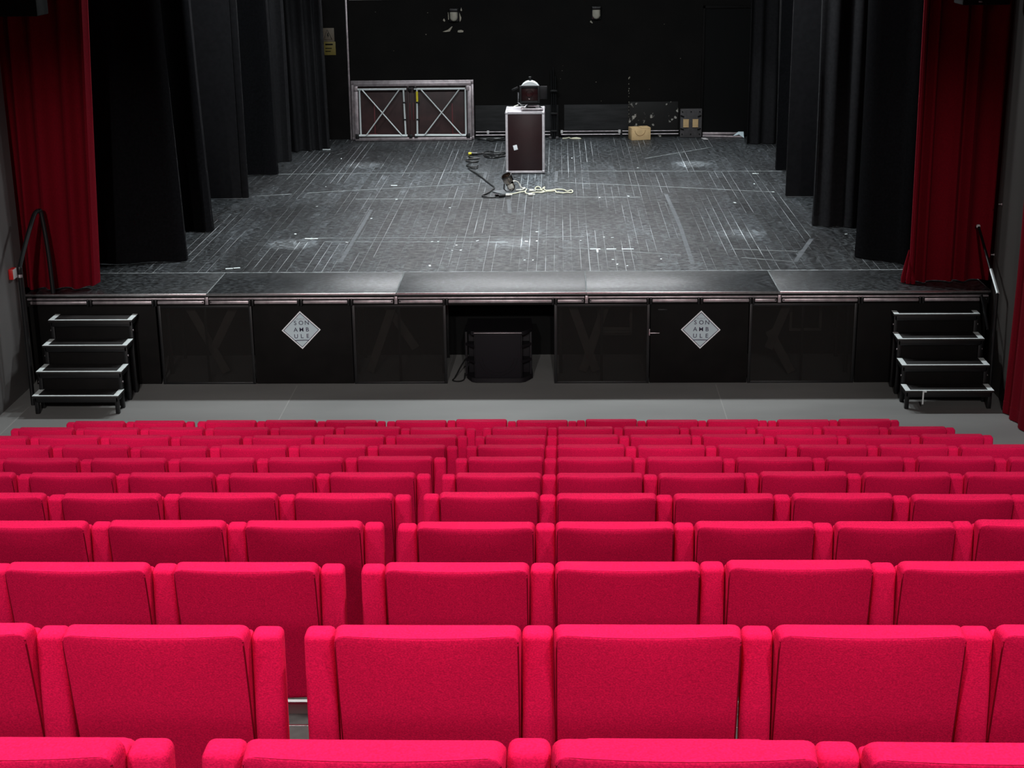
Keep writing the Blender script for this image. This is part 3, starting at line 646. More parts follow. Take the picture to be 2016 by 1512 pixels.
# call point on the left wall
cp = Thing('call_point', 'small red box with a white face on the left grey wall', 'alarm', (XL, 15.35, 1.3))
cp.part('housing', bbox((XL, 15.295, 1.245), (XL+0.045, 15.405, 1.355), 0.004), M['callred'])
cp.part('face_plate', bbox((XL+0.045, 15.30, 1.25), (XL+0.050, 15.40, 1.35), 0.001), M['callwhite'])
for (yy, zz) in ((15.58, 1.92), (15.70, 1.37)):
    t = Thing('wall_hook', 'tiny pale fixing on the right wall '+('above the handrail' if zz > 1.6 else 'beside the handrail'), 'hook', (XR, yy, zz))
    t.part('plate', bbox((XR-0.01, yy-0.010, zz-0.010), (XR, yy+0.010, zz+0.010), 0.003), M['alu_dull'])
    t.part('peg', MB().cyl((XR-0.035, yy, zz), (XR-0.01, yy, zz), 0.008, 8), M['alu_dull'])

# ------------------------------------------------------------------ things on the stage
def platform(loc, W, H, D, lean, label, detail=True):
    t = Thing('folded_stage_platform', label, 'platform', loc, 'folded platforms against the back wall')
    t.o.rotation_euler = (-lean, 0, 0)
    P = lambda n, mb, m, lab=None: t.part(n, mb, m, True, lab)
    fr = 0.07
    P('deck_panel', bbox((-W/2+0.02, 0.02, 0.02), (W/2-0.02, D, H-0.02), 0.004), M['ply'])
    P('frame_bar', bbox((-W/2, -0.03, 0), (W/2, D, fr*0.75), 0.008), M['alu_dull'])
    P('frame_bar', bbox((-W/2, -0.03, H-fr), (W/2, D, H), 0.008), M['alu_dull'])
    P('frame_bar', bbox((-W/2, -0.03, fr*0.75), (-W/2+fr, D, H-fr), 0.008), M['alu_dull'])
    P('frame_bar', bbox((W/2-fr, -0.03, fr*0.75), (W/2, D, H-fr), 0.008), M['alu_dull'])
    if not detail: return t
    for s_ in (-1, 1):
        a, b = (-0.93, -0.10) if s_ < 0 else (0.03, 0.90)
        P('leg_tube', MB().cyl((a, -0.045, 0.092), (b, -0.045, 0.085), 0.021, 10), M['alu_white'])
        P('leg_tube', MB().cyl((a, -0.045, 0.868), (b, -0.045, 0.868), 0.018, 10), M['alu_white'])
        P('end_tube', MB().cyl((s_*0.90, -0.04, 0.10), (s_*0.90, -0.04, 0.86), 0.016, 10), M['alu_white'])
        xi = -0.145 if s_ < 0 else 0.085
        P('inner_tube', MB().cyl((xi+0.015*s_*-1, -0.05, 0.10), (xi-0.005, -0.05, 0.86), 0.016, 10), M['alu_white'])
        if s_ > 0: P('yellow_sleeve', MB().cyl((xi-0.005, -0.05, 0.66), (xi-0.006, -0.05, 0.83), 0.0195, 10), M['yellow'], 'yellow taped upper part of the tube')
        for zz in (0.36, 0.645): P('clip', bbox((xi-0.022, -0.075, zz-0.012), (xi+0.03, -0.03, zz+0.012), 0.003), M['black_metal'])
        x0, x1 = (-0.85, -0.22) if s_ < 0 else (0.15, 0.80)
        P('cross_brace', MB().cyl((x0, -0.062, 0.86), (x1+0.03, -0.062, 0.09), 0.011, 8), M['alu_white'])
        P('cross_brace', MB().cyl((x0+0.04, -0.082, 0.09), (x1, -0.082, 0.86), 0.011, 8), M['alu_white'])
        P('strap', bbox((-0.67 if s_ < 0 else 0.66, 0.005, 0.10), (-0.65 if s_ < 0 else 0.68, 0.02, 0.62), 0.002), M['redstrap'])
        P('strap', bbox((-0.055 if s_ < 0 else 0.005, -0.03, 0.35), (-0.042 if s_ < 0 else 0.018, -0.02, 0.64), 0.002), M['redstrap'])
        P('foot_strap', bbox((-0.80 if s_ < 0 else 0.66, 0.0, 0.095), (-0.62 if s_ < 0 else 0.84, 0.02, 0.118), 0.002), M['redstrap'])
        for zz in (0.07, 0.86): P('hinge_block', bbox((s_*0.045-0.03, -0.06, zz-0.02), (s_*0.045+0.03, -0.02, zz+0.035), 0.004), M['black_metal'])
        for zz in (0.06, 0.86): P('corner_block', bbox((s_*0.95-0.04, -0.05, zz-0.02), (s_*0.95+0.02, -0.028, zz+0.06), 0.004), M['alu_dull'] if zz > 0.5 else M['black_metal'])
    P('centre_rib', bbox((-0.09, -0.02, fr*0.75), (-0.06, 0.02, H-fr), 0.003).bbox((0.035, -0.02, fr*0.75), (0.065, 0.02, H-fr), 0.003), M['ply'])
    return t
platform((-2.475, 26.335, 1.006), 2.0, 0.985, 0.06, 0.05, 'folded aluminium stage platform with crossed braces leaning on back wall')
platform((-2.49, 26.47, 1.006), 2.10, 1.0, 0.05, 0.04, 'second folded platform standing behind the one with crossed braces', False)

fc = Thing('flight_case', 'tall maroon flight case with aluminium edges standing mid stage', 'case', (-0.495, 22.93, 1.0))
x0, x1, y0, y1, z0, z1 = -0.785, -0.205, 22.93, 23.55, 1.012, 1.925
fc.part('body', bbox((x0+0.012, y0+0.008, z0+0.01), (x1-0.012, y1-0.008, z1-0.014), 0.006), M['maroon'])
e = 0.036
for yy in (y0, y1-0.03):
    for a, b in (((x0, yy, z0), (x0+e, yy+0.03, z1)), ((x1-e, yy, z0), (x1, yy+0.03, z1)), ((x0, yy, z0), (x1, yy+0.03, z0+e)), ((x0, yy, z1-e), (x1, yy+0.03, z1))):
        fc.part('edge_profile', bbox(a, b, 0.004), M['case_alu'])
for xx in (x0, x1-0.03):
    for zz in (z0, z1-0.03):
        fc.part('edge_profile', bbox((xx, y0+0.03, zz), (xx+0.03, y1-0.03, zz+0.03), 0.004), M['case_alu'])
fc.part('top_panel', bbox((x0+0.03, y0+0.03, z1-0.012), (x1-0.03, y1-0.03, z1-0.002), 0.002), M['case_alu'])
for xx in (x0-0.006, x1-0.044):
    for yy in (y0-0.006, y1-0.044):
        for zz in (z0-0.004, z1-0.046):
            fc.part('corner_protector', MB().rbox((xx, yy, zz), (xx+0.05, yy+0.05, zz+0.05), 0.018, 2), M['case_alu'])
fc.part('sticker', MB().bbox((-0.03, -0.001, -0.037), (0.03, 0.001, 0.037), 0.001, Matrix.Translation((-0.640, y0+0.007, 1.395)) @ Matrix.Rotation(math.radians(-14), 4, 'Y')), M['signwhite'], label='small pale sticker')
for xx in (x0+0.06, x1-0.06):
    for yy in (y0+0.08, y1-0.08): fc.part('foot', MB().cyl((xx, yy, 1.0015), (xx, yy, 1.014), 0.03, 10), M['rubber'])

# stage lamp on top of the case
lz = 1.931
sl_ = Thing('stage_lantern', 'stage lantern with silver top and red gel lying on the flight case', 'lamp', (-0.42, 23.25, lz))
ly = Matrix.Translation((-0.42, 23.24, 2.19)) @ Matrix.Rotation(math.radians(90), 4, 'X')
sl_.part('can', MB().lathe([(0.105, -0.22), (0.15, -0.14), (0.155, 0.06), (0.15, 0.10)], 24, ly), M['alu_white'], label='polished silver can')
sl_.part('gel_frame', MB().bbox((-0.575, 23.10, 2.03), (-0.545, 23.14, 2.285)).bbox((-0.305, 23.10, 2.03), (-0.275, 23.14, 2.285)).bbox((-0.545, 23.10, 2.25), (-0.305, 23.14, 2.285)).bbox((-0.545, 23.10, 2.03), (-0.305, 23.14, 2.06)), M['black_metal'])
sl_.part('gel', bbox((-0.545, 23.115, 2.06), (-0.305, 23.12, 2.25), 0.001), M['gel'], label='dark red gel')
sl_.part('lens', MB().lathe([(0.001, 0.0), (0.05, -0.004), (0.055, -0.014)], 16, Matrix.Translation((-0.425, 23.11, 2.17)) @ Matrix.Rotation(math.radians(90), 4, 'X') @ Matrix.Scale(-1, 4, (0, 0, 1)), cap=False), M['gel'])
sl_.part('lens', MB().rbox((-0.442, 23.095, 2.085), (-0.418, 23.11, 2.105), 0.006, 2), M['chrome'])
sl_.part('barn_door', bbox((-0.285, 23.11, 2.09), (-0.165, 23.12, 2.275), 0.002), M['black_metal'])
sl_.part('barn_door', bar((-0.60, 23.11, 2.26), (-0.685, 23.11, 2.22), 0.03, 0.01), M['black_metal'])
sl_.part('yoke', MB().tube([(-0.60, 23.25, 2.17), (-0.60, 23.25, 2.02), (-0.55, 23.23, 1.985), (-0.30, 23.20, 1.985), (-0.245, 23.14, 1.955)], 0.010, 8), M['alu'])
sl_.part('yoke_plate', bbox((-0.47, 23.17, 1.965), (-0.29, 23.20, 1.985), 0.003), M['alu_dull'])
sl_.part('clamp', MB().tube([(-0.46, 23.19, 1.99), (-0.485, 23.15, 1.965), (-0.49, 23.08, 1.945)], 0.018, 8).tube([(-0.55, 23.06, 1.938), (-0.50, 23.07, 1.95), (-0.43, 23.07, 1.953)], 0.010, 8).tube([(-0.52+0.03*math.cos(a), 23.02, 1.957+0.028*math.sin(a)) for a in [2*PI*k/12 for k in range(12)]], 0.008, 6, closed=True), M['alu'])
sl_.part('top_knob', MB().cyl((-0.42, 23.25, 2.345), (-0.42, 23.25, 2.40), 0.02, 10), M['black_metal'])
sl_.part('foot', MB().bbox((-0.56, 23.16, 1.931), (-0.25, 23.34, 1.944), 0.003).bbox((-0.50, 23.22, 1.94), (-0.34, 23.30, 2.05), 0.003), M['black_metal'])
cable('lantern_lead', [(-0.60, 23.22, 1.99), (-0.66, 23.15, 1.975), (-0.70, 23.08, 1.945), (-0.735, 23.02, 1.933), (-0.765, 22.99, 1.933)], 0.007, M['wplug'], 'pale lead running from the lantern across the flight case top', 'cable')
bb = Thing('control_box', 'slim dark metal box lying on the flight case top', 'box', (-0.39, 23.0, lz))
bb.part('case_shell', bbox((-0.55, 22.955, lz), (-0.225, 23.04, lz+0.032), 0.006), M['alu_dull'])
bb.part('dark_slot', bbox((-0.53, 22.953, lz+0.008), (-0.24, 22.956, lz+0.02), 0.001), M['black_metal'])

# cables on the stage floor
Z0 = 1.0105
def onfloor(P, r=0.009, seed=1):
    rnd = random.Random(seed); return [(a, b, 1.0022+r+rnd.choice((0, 0, 0.004))) for a, b in P]
COIL_MAIN = [(-0.868,24.971), (-1.038,24.927), (-1.108,25.034), (-1.194,24.934), (-1.197,24.626), (-1.131,24.423), (-1.033,24.389), (-0.945,24.616), (-0.910,24.767), (-1.014,24.720), (-1.116,24.827), (-1.230,24.832), (-1.323,24.733), (-1.411,24.707), (-1.434,24.536), (-1.353,24.362), (-1.247,24.328), (-1.410,24.236), (-1.450,24.092), (-1.366,24.011), (-1.256,24.035), (-1.374,23.877), (-1.417,23.661), (-1.339,23.518), (-1.255,23.533), (-1.245,23.654), (-1.255,23.376), (-1.376,23.473), (-1.322,23.196), (-1.215,22.880), (-1.087,22.400), (-0.982,22.022), (-0.913,21.736), (-0.934,21.539), (-0.995,21.308), (-1.057,21.119), (-1.009,21.004), (-0.925,20.987), (-0.857,21.014)]
COIL_TWO = [(-0.80,24.84), (-0.863,24.816), (-0.940,24.464), (-1.049,24.369), (-1.154,24.574), (-1.195,24.779), (-1.112,24.724), (-0.972,24.466), (-0.859,24.561), (-0.78, 24.60)]
COIL_BACK = [(-0.928,26.48), (-1.056,26.46), (-1.193,26.45), (-1.348,26.44), (-1.358,26.36), (-1.235,26.33), (-1.101,26.40), (-0.944,26.38), (-1.040,26.25), (-1.139,26.17), (-1.213,26.26), (-1.077,26.30), (-0.909,26.20)]
cable('stage_cable', onfloor(COIL_MAIN, 0.011), 0.011, M['cable'], 'black cable coiled left of the flight case, running to the floor lamp', 'cable', n=5)
cable('stage_cable', onfloor(COIL_TWO, 0.013, 4), 0.013, M['cable'], 'small black cable bundle at the left foot of the flight case', 'cable', n=5)
cable('stage_cable', onfloor(COIL_BACK, 0.013, 5), 0.013, M['cable'], 'black cable heap by the back wall right of the folded platforms', 'cable', n=5)
yp = Thing('cable_plug', 'small plug with a yellow tip on the coiled black cable', 'plug', (-1.40, 24.72, 1.003))
yp.part('plug_body', MB().cyl((-1.395, 24.71, 1.03), (-1.30, 24.70, 1.03), 0.024, 10), M['cable'])
yp.part('yellow_tip', MB().cyl((-1.445, 24.72, 1.03), (-1.395, 24.71, 1.03), 0.020, 10), M['yellow'])

# floor lamp
fl = Thing('floor_lamp', 'small bronze parcan lamp tilted on a flat black plate on stage', 'lamp', (-0.74, 21.38, 1.0))
fl.part('base_plate', MB().prism([(-0.938,21.441), (-0.774,21.213), (-0.57,21.33), (-0.73,21.56)], 1.003, 1.016), M['plate'])
D_ = Matrix.Translation((-0.685, 21.42, 1.13)) @ Matrix.Rotation(math.radians(-22), 4, 'Y') @ Matrix.Rotation(math.radians(20), 4, 'X')
fl.part('can', MB().lathe([(0.030, -0.10), (0.052, -0.085), (0.058, 0.0), (0.050, 0.012), (0.050, 0.03), (0.072, 0.04), (0.074, 0.13), (0.066, 0.13), (0.06, 0.06)], 20, D_), M['bronze'])
fl.part('front_rim', MB().tube([tuple(D_ @ Vector((0.074*math.cos(a), 0.074*math.sin(a), 0.13))) for a in [2*PI*k/20 for k in range(20)]], 0.006, 6, closed=True), M['black_metal'])
fl.part('bracket', MB().tube([(-0.76, 21.42, 1.12), (-0.765, 21.41, 1.05), (-0.73, 21.40, 1.018), (-0.66, 21.40, 1.018), (-0.62, 21.41, 1.05), (-0.615, 21.42, 1.11)], 0.008, 6), M['black_metal'])
fl.part('lamp_cap', MB().bbox((-0.035, -0.06, -0.06), (0.035, -0.05, 0.01), 0.003, D_), M['wplug'], label='pale label plate on the can')
WC1 = [(-0.66,21.47), (-0.625,21.60), (-0.572,21.66), (-0.535,21.68), (-0.512,21.695), (-0.474,21.694), (-0.502,21.570), (-0.546,21.530), (-0.60,21.49)]
zc = [1.12, 1.13, 1.10, 1.03, 1.012, 1.012, 1.014, 1.014, 1.02]
cable('lamp_lead', [(a, b, z) for (a, b), z in zip(WC1, zc)], 0.010, M['wplug'], 'white lead looping from the bronze floor lamp', 'cable', n=5)
WC2 = [(-0.70,21.20), (-0.672,21.235), (-0.614,21.27), (-0.542,21.347), (-0.469,21.446), (-0.450,21.610), (-0.464,21.364), (-0.443,21.262), (-0.392,21.281), (-0.333,21.319), (-0.260,21.357), (-0.201,21.416), (-0.247,21.520), (-0.307,21.543), (-0.331,21.647), (-0.302,21.793), (-0.256,21.707), (-0.247,21.520), (-0.211,21.727), (-0.196,21.747), (-0.206,21.602), (-0.172,21.497), (-0.098,21.515), (-0.038,21.554), (0.022,21.573), (0.081,21.530), (0.125,21.405), (0.178,21.485), (0.199,21.403), (0.184,21.302), (0.125,21.304), (0.058,21.266), (0.007,21.328), (-0.030,21.329), (-0.045,21.472), (-0.097,21.433), (-0.171,21.395), (-0.230,21.336), (-0.304,21.367)]
cable('extension_cord', onfloor(WC2, 0.009, 7), 0.009, M['wcable'], 'cream extension cord tangled on the stage right of the floor lamp', 'cord', n=4)
for (a, b), lab in (((-0.369, 21.45), 'white plug lying upstage of the cream cord'), ((-0.375, 21.14), 'white plug lying downstage of the cream cord'), ((-0.690, 21.13), 'white plug lying in front of the black lamp plate')):
    t = Thing('cord_plug', lab, 'plug', (a, b, 1.003), 'white plugs on the stage')
    t.part('plug_body', MB().rbox((a-0.045, b-0.02, 1.004), (a+0.02, b+0.02, 1.038), 0.014, 2), M['wplug'])
    t.part('plug_neck', MB().cyl((a+0.02, b, 1.02), (a+0.05, b, 1.02), 0.009, 8), M['wplug'])
bp_ = Thing('cable_plug', 'black plug with metal collar by the corner of the lamp plate', 'plug', (-0.86, 21.03, 1.003))
bp_.part('plug_body', MB().cyl((-0.83, 21.03, 1.022), (-0.74, 21.07, 1.022), 0.020, 10), M['cable'])
bp_.part('collar', MB().cyl((-0.87, 21.01, 1.024), (-0.83, 21.03, 1.022), 0.022, 10), M['chrome'])

# cardboard box
cb = Thing('cardboard_box', 'small brown cardboard box on stage floor against the back wall', 'box', (1.39, 26.25, 1.0))
Rz = Matrix.Translation((1.38, 26.33, 1.0)) @ Matrix.Rotation(math.radians(12), 4, 'Z')
cb.part('carton', MB().bbox((-0.165, -0.12, 0.002), (0.165, 0.12, 0.20), 0.004, Rz), M['card'])
cb.part('flap', MB().bbox((-0.165, -0.12, 0.201), (-0.003, 0.12, 0.206), 0.001, Rz), M['card'])
cb.part('flap', MB().bbox((0.003, -0.12, 0.201), (0.165, 0.12, 0.209), 0.001, Rz), M['card'])
cb.part('printed_arc', MB().tube([tuple(Rz @ Vector((-0.02+0.09*math.cos(a), -0.1215, 0.17+0.09*math.sin(a)))) for a in [PI+PI*k/12 for k in range(13)]], 0.004, 5), M['card_dark'])
# rubber ramp
ra = Thing('rubber_ramp', 'grey grooved rubber ramp with two cardboard squares standing against back wall', 'ramp', (2.27, 26.5, 1.0))
ra.part('slab', bbox((2.08, 26.47, 1.003), (2.45, 26.52, 1.49), 0.012), M['rubber'])
for k in range(11):
    xx = 2.145+k*0.0235
    ra.part('rib', bbox((xx, 26.461, 1.03), (xx+0.012, 26.472, 1.47), 0.002), M['rubber'])
for xx in (2.115, 2.262, 2.41):
    for zz in (1.06, 1.44): ra.part('bolt_hole', MB().cyl((xx, 26.456, zz), (xx, 26.474, zz), 0.011, 8), M['dark'])
for xx, an in ((2.115, 0.5), (2.405, -0.5)):
    for zz, s_ in ((1.145, 1), (1.365, 1)): ra.part('slot', bar((xx-0.03, 26.463, zz+0.012*(1 if an > 0 else -1)), (xx+0.03, 26.463, zz-0.012*(1 if an > 0 else -1)), 0.022, 0.012), M['dark'])
for xx, m_ in ((2.175, 'card'), (2.335, 'card')):
    c0 = Thing('cardboard_square', 'cardboard square stuck on the '+('left' if xx < 2.2 else 'right')+' half of the rubber ramp', 'cardboard', (xx, 26.456, 1.18), 'cardboard squares on the ramp')
    c0.part('sheet', bbox((xx-0.045, 26.450, 1.18), (xx+0.05, 26.458, 1.315), 0.002), M[m_])
    c0.part('rim', MB().bbox((xx-0.047, 26.447, 1.305), (xx+0.052, 26.452, 1.317), 0.001).bbox((xx-0.047, 26.447, 1.178), (xx+0.052, 26.452, 1.188), 0.001), M['card'])
# black folded stand by the wall
st = Thing('folded_stand', 'black folded tripod stand leaning upright beside the flight case', 'stand', (-0.04, 26.4, 1.0))
for dx, h in ((-0.05, 2.15), (-0.015, 2.2), (0.02, 2.05)):
    st.part('tube', MB().cyl((-0.05+dx, 26.42, 1.0), (-0.07+dx, 26.50, h), 0.014, 8), M['black_metal'])
for zz in (1.12, 1.42, 1.80): st.part('collar', bbox((-0.135, 26.40, zz), (-0.015, 26.50, zz+0.03), 0.004), M['black_metal'])
for dx in (-0.09, 0.03): st.part('foot', MB().rbox((-0.05+dx-0.025, 26.38, 1.002), (-0.05+dx+0.025, 26.44, 1.045), 0.012, 2), M['rubber'])
# conduits along the wall base
cd = Thing('wall_conduit', 'pair of grey metal conduits along the foot of the back wall', 'pipe', (0.5, 26.56, 1.0))
for a, b in ((-1.42, -0.14), (0.05, 1.06), (1.10, 2.06)):
    cd.part('upper_pipe', MB().cyl((a, 26.565, 1.108), (b, 26.565, 1.108), 0.007, 8), M['alu_dull'])
    cd.part('lower_pipe', MB().cyl((a, 26.555, 1.055), (b, 26.555, 1.055), 0.009, 8), M['alu_dull'])
for xx in (-1.21, 0.06, 1.05): cd.part('clip', bbox((xx-0.02, 26.54, 1.075), (xx+0.02, 26.59, 1.13), 0.004), M['callwhite'])
sill = Thing('door_sill', 'grey metal sill strip in front of the black stage door', 'strip', (2.9, 26.5, 1.0))
sill.part('strip', bar((2.47, 26.52, 1.02), (3.15, 26.40, 1.02), 0.03, 0.03), M['alu_dull'])
sill.part('upstand', bar((2.47, 26.54, 1.06), (3.15, 26.50, 1.06), 0.04, 0.008), M['alu_dull'])
# bulkhead lamps
def globe_mesh(xx, zz):
    def outline(k):
        r = 0.066*k; return [(xx-r, zz+0.070), (xx-r, zz-0.02)]+[(xx+r*math.cos(a), zz-0.02+r*math.sin(a)) for a in [PI+PI*q/12 for q in range(1, 12)]]+[(xx+r, zz-0.02), (xx+r, zz+0.070)]
    mb = MB(); vs = []; fs = []; L = ((1.0, 0.035), (1.0, 0.07), (0.93, 0.095), (0.75, 0.112), (0.45, 0.12))
    for k, d in L: vs += [(a, YB-d, b) for a, b in outline(k)]
    n = 15
    for i in range(len(L)-1):
        for q in range(n): fs.append((i*n+q, i*n+(q+1) % n, (i+1)*n+(q+1) % n, (i+1)*n+q))
    fs.append(tuple((len(L)-1)*n+q for q in range(n)))
    return mb.add(vs, fs, True)
for (xx, zz, lab) in ((-1.755, 3.06, 'left oval bulkhead lamp ringed by bare plaster high on black wall'), (0.642, 3.075, 'right oval bulkhead lamp high on black wall above the cardboard box')):
    t = Thing('bulkhead_lamp', lab, 'lamp', (xx, YB, zz), 'bulkhead lamps on the back wall')
    t.part('back_plate', MB().rbox((xx-0.085, YB-0.035, zz-0.10), (xx+0.085, YB, zz+0.13), 0.016, 2), M['black_metal'])
    t.part('globe', globe_mesh(xx, zz), M['globe'])
    t.part('hood', MB().rbox((xx-0.078, YB-0.125, zz+0.070), (xx+0.078, YB-0.03, zz+0.125), 0.02, 2), M['black_metal'])
# warning sign
ws = Thing('warning_sign', 'beige and yellow electrical warning sign on the black left back panel', 'sign', (-3.86, YB-0.06, 2.66))
yw = YB-0.06
ws.part('plate', bbox((-4.0, yw-0.006, 2.66), (-3.79, yw, 2.885), 0.001), M['warn'])
ws.part('yellow_plate', bbox((-4.0, yw-0.006, 2.435), (-3.775, yw, 2.658), 0.001), M['warny'])
ws.part('triangle', MB().tube([(-3.965, yw-0.007, 2.695), (-3.905, yw-0.007, 2.86), (-3.83, yw-0.007, 2.695)], 0.006, 6, closed=True), M['black_metal'])
ws.part('bolt_mark', MB().prism([(-3.905, 2.80), (-3.885, 2.80), (-3.893, 2.765), (-3.878, 2.765), (-3.905, 2.712), (-3.897, 2.752), (-3.913, 2.752)], -yw+0.006, -yw+0.007, XZ), M['black_metal'])
ws.part('print_line', MB().bbox((-3.95, yw-0.008, 2.60), (-3.82, yw-0.006, 2.625), 0.0005).bbox((-3.95, yw-0.008, 2.54), (-3.84, yw-0.006, 2.555), 0.0005).bbox((-3.95, yw-0.008, 2.49), (-3.86, yw-0.006, 2.505), 0.0005), M['black_paint'])
# scraps upstage
def scrap(name, pts, z, label, m, cat):
    cx_ = sum(p[0] for p in pts)/len(pts); cy_ = sum(p[1] for p in pts)/len(pts)
    o = MB().prism([(a-cx_, b-cy_) for a, b in pts], 0.0, 0.006).obj(name, m); o.location = (cx_, cy_, z)
    return tag(o, label, cat)
scrap('paper_scrap', [(2.46, 26.24), (2.54, 26.22), (2.51, 26.38), (2.44, 26.40)], 1.002, 'white paper scrap on floor at the foot of the rubber ramp', M['callwhite'], 'paper')
pt = Thing('paper_sheet', 'pale blue crumpled sheet by the right pleated drape', 'paper', (3.07, 26.42, 1.0))
pt.part('sheet', MB().add([(2.97, 26.40, 1.03), (3.07, 26.44, 1.10), (3.16, 26.44, 1.10), (3.16, 26.36, 1.003), (3.08, 26.40, 1.06), (2.97, 26.405, 1.025), (3.07, 26.445, 1.095), (3.16, 26.445, 1.095), (3.16, 26.365, 1.0), (3.08, 26.405, 1.055)], [(0, 4, 1), (4, 3, 2, 1), (5, 6, 9), (9, 6, 7, 8), (0, 5, 9, 4), (4, 9, 8, 3), (3, 8, 7, 2), (2, 7, 6, 1), (1, 6, 5, 0)]), M['sign'])
cable('rope', [(0.070,26.40,1.012), (0.137,26.43,1.012), (0.185,26.47,1.016), (0.212,26.40,1.012), (0.288,26.36,1.012), (0.383,26.36,1.012), (0.308,26.42,1.02), (0.232,26.42,1.012)], 0.010, M['wcable'], 'short beige rope lying by the wall right of the flight case', 'rope')

# ------------------------------------------------------------------ seating
SW, SPD, STEP = 0.50, 0.983, 0.2807
Y1, ZT1, SH = 3.179, 3.354, 0.83
GAPX = -0.586                                                  # left edge of the first pillar of the right block
BW, PWD = 0.427, 0.073
ROWN = {-1: 'the row behind the camera', 0: 'the row nearest the camera', 1: 'the second row from the camera', 2: 'the third row from the camera', 3: 'the fourth row from the camera', 4: 'the fifth row from the camera', 5: 'the sixth row from the front', 6: 'the fifth row from the front', 7: 'the fourth row from the front', 8: 'the third row from the front', 9: 'the second row from the front'}
for j in range(-1, 10):
    zt = ZT1-(j-1)*STEP-SH; yf = Y1+(j-1)*SPD+0.50
    y0_ = -3.9 if j == -1 else yf-SPD+0.013
    t = Thing('seating_tier', 'grey stepped tier under the red seats of %s' % ROWN[j], 'platform', (-0.6, yf, 0), 'tiers of the seating stand')
    t.part('tread', bbox((-4.28, y0_, 0.002), (3.05, yf-0.013, zt-0.003), 0.004), M['tier'])
    t.part('nosing', bbox((-4.28, yf-0.012, zt-0.04), (3.05, yf, zt-0.003), 0.002), M['alu'])
    if j >= 0:
        yb = Y1+(j-1)*SPD-0.055
        for a, b, nm in ((-4.24, -0.635, 'left'), (-0.586, 2.98, 'right')):
            t = Thing('seat_beam', 'aluminium beam below the %s block seats of %s' % (nm, ROWN[j]), 'beam', ((a+b)/2, yb, zt+0.30), 'beams under the seat rows')
            t.part('beam', bbox((a, yb+0.155, zt+0.262), (b, yb+0.188, zt+0.298), 0.004), M['alu_white'])
            for xx in (a+0.04, b-0.08): t.part('post', bbox((xx, yb+0.155, zt), (xx+0.04, yb+0.186, zt+0.262), 0.003), M['seat_metal'])

# one seat: origin on the tier, below the middle of the rear top edge of the back
def lean(q): return (q.x, q.y+(0.83-q.z)*0.17, q.z)
TH = 0.062
def shell_fn(q):                                               # q.y runs 0..5*TH, flattened to TH: wide soft corners, tight edges
    y = q.y/5; u = q.x/(BW/2); v = (q.z-0.37)/0.46; rear = max(0, (TH-y)/TH)
    b = 0.015*max(0, 1-u*u)*min(1, 4*(1-v)+0.55)*rear
    tz = -0.005*max(0, 1-u*u)*rear*(1 if q.z > 0.80 else 0)
    taper = 1-0.025*rear
    return lean(Vector((q.x*taper, y-b, q.z+tz)))
def make_seat(name='theatre_seat'):
    root = bpy.data.objects.new(name, None); C.objects.link(root); root.empty_display_size = 0.1
    MB().rbox((-BW/2, 0, 0.37), (BW/2, 5*TH, 0.83), 0.022, 3, (8, 1, 6), shell_fn).obj('backrest', M['seat'], root)
    # piping along the rear edge
    pts = []; hw = BW/2-0.003; zt = 0.827; R_ = 0.021
    pp = [(-hw, z) for z in (0.40, 0.5, 0.6, 0.7, 0.78)]
    pp += [(-hw+R_-R_*math.cos(a), zt-R_+R_*math.sin(a)) for a in (0.3, 0.8, 1.25)]
    pp += [(-hw+R_+(2*hw-2*R_)*k/8, zt) for k in range(9)]
    pp += [(hw-R_+R_*math.sin(a), zt-R_+R_*math.cos(a)) for a in (0.32, 0.77, 1.27)]
    pp += [(hw, z) for z in (0.78, 0.7, 0.6, 0.5, 0.40)]
    for xx, z in pp: pts.append(shell_fn(Vector((xx, 0.026, z))))
    MB().tube(pts, 0.0034, 5).obj('piping', M['piping'], root)
    MB().rbox((-0.2125, 0.045, 0.38), (0.2125, 0.100, 0.798), 0.010, 2, (3, 1, 3), lambda q: lean(q)).obj('back_cushion', M['seat'], root)
    MB().rbox((-0.178, 0.195, 0.36), (0.178, 0.28, 0.712), 0.03, 2, (2, 1, 2)).obj('seat_cushion', M['seat'], root)
    return root
def pillar_fn(q): return (q.x, q.y-(0.83-q.z)*0.055, q.z)
pill_mb = MB().rbox((-PWD/2+0.0012, 0.046, 0.02), (PWD/2-0.0012, 0.108, 0.809), 0.017, 3, (1, 1, 6), pillar_fn)
pill_me = pill_mb.mesh('side_pillar', M['seat'])
proto = make_seat()
used = [False]
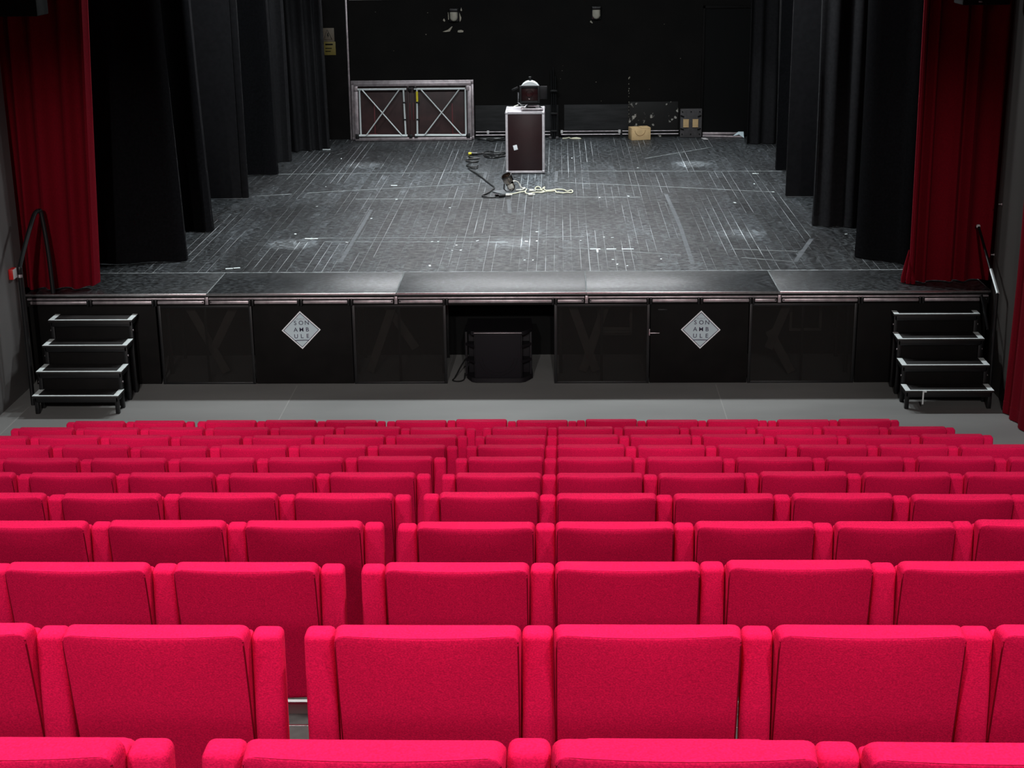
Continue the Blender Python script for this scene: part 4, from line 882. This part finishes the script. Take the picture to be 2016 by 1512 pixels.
def copy_seat():
    if not used[0]:
        used[0] = True; return proto
    r = proto.copy(); C.objects.link(r)
    for ch in list(proto.children):
        if ch.name.startswith(('side_pillar', 'armrest')): continue
        c_ = ch.copy(); C.objects.link(c_); c_.parent = r
    return r
ORD = ('first', 'second', 'third', 'fourth', 'fifth', 'sixth', 'seventh', 'eighth', 'ninth', 'tenth', 'eleventh', 'twelfth', 'thirteenth')
rs = random.Random(4)
def place(xc, y, zb, label, pillars, group):
    r = copy_seat()
    r.location = (xc+rs.uniform(-0.001, 0.001), y+rs.uniform(-0.006, 0.006), zb+rs.uniform(-0.003, 0.003)); r.rotation_euler = (rs.uniform(-0.010, 0.010), 0, rs.uniform(-0.003, 0.003))
    tag(r, label, 'seat', group)
    for s_ in pillars:
        for nm, me in (('side_pillar', pill_me),):
            o = bpy.data.objects.new(nm, me); C.objects.link(o); o.parent = r; o.location = (s_*SW/2, 0, 0)
VIS = {0: (2, 4), 1: (2, 5), 2: (3, 5), 3: (4, 6), 4: (4, 6), 5: (5, 6), 6: (6, 7), 7: (6, 7), 8: (7, 7), 9: (7, 7)}
for j in range(10):
    y = Y1+(j-1)*SPD-0.055; zb = ZT1-(j-1)*STEP-SH
    nl, nr = VIS[j]
    for k in range(nr):
        xc = GAPX+PWD+BW/2+SW*k
        place(xc, y, zb, 'red theatre seat, %s right of the gap in %s' % (ORD[k], ROWN[j]), (-1, 1) if k == nr-1 else (-1,), 'red theatre seats')
    for k in range(nl):
        xc = -0.708-0.0-BW/2-SW*k
        place(xc, y, zb, 'red theatre seat, %s left of the gap in %s' % (ORD[k], ROWN[j]), (-1, 1) if k == 0 else (-1,), 'red theatre seats')
# front row: linked groups standing on the floor
yF = Y1+9*SPD-0.055; n_ = 0
for start, cnt in ((-4.106, 2), (-3.011, 3), (-1.427, 3), (0.144, 3), (1.717, 2)):
    for k in range(cnt):
        xc = start+PWD+BW/2+SW*k; n_ += 1
        place(xc, yF, 0.0, 'red theatre seat in the front row, %s from the left end' % ORD[n_-1], (-1, 1) if k == cnt-1 else (-1,), 'red theatre seats')
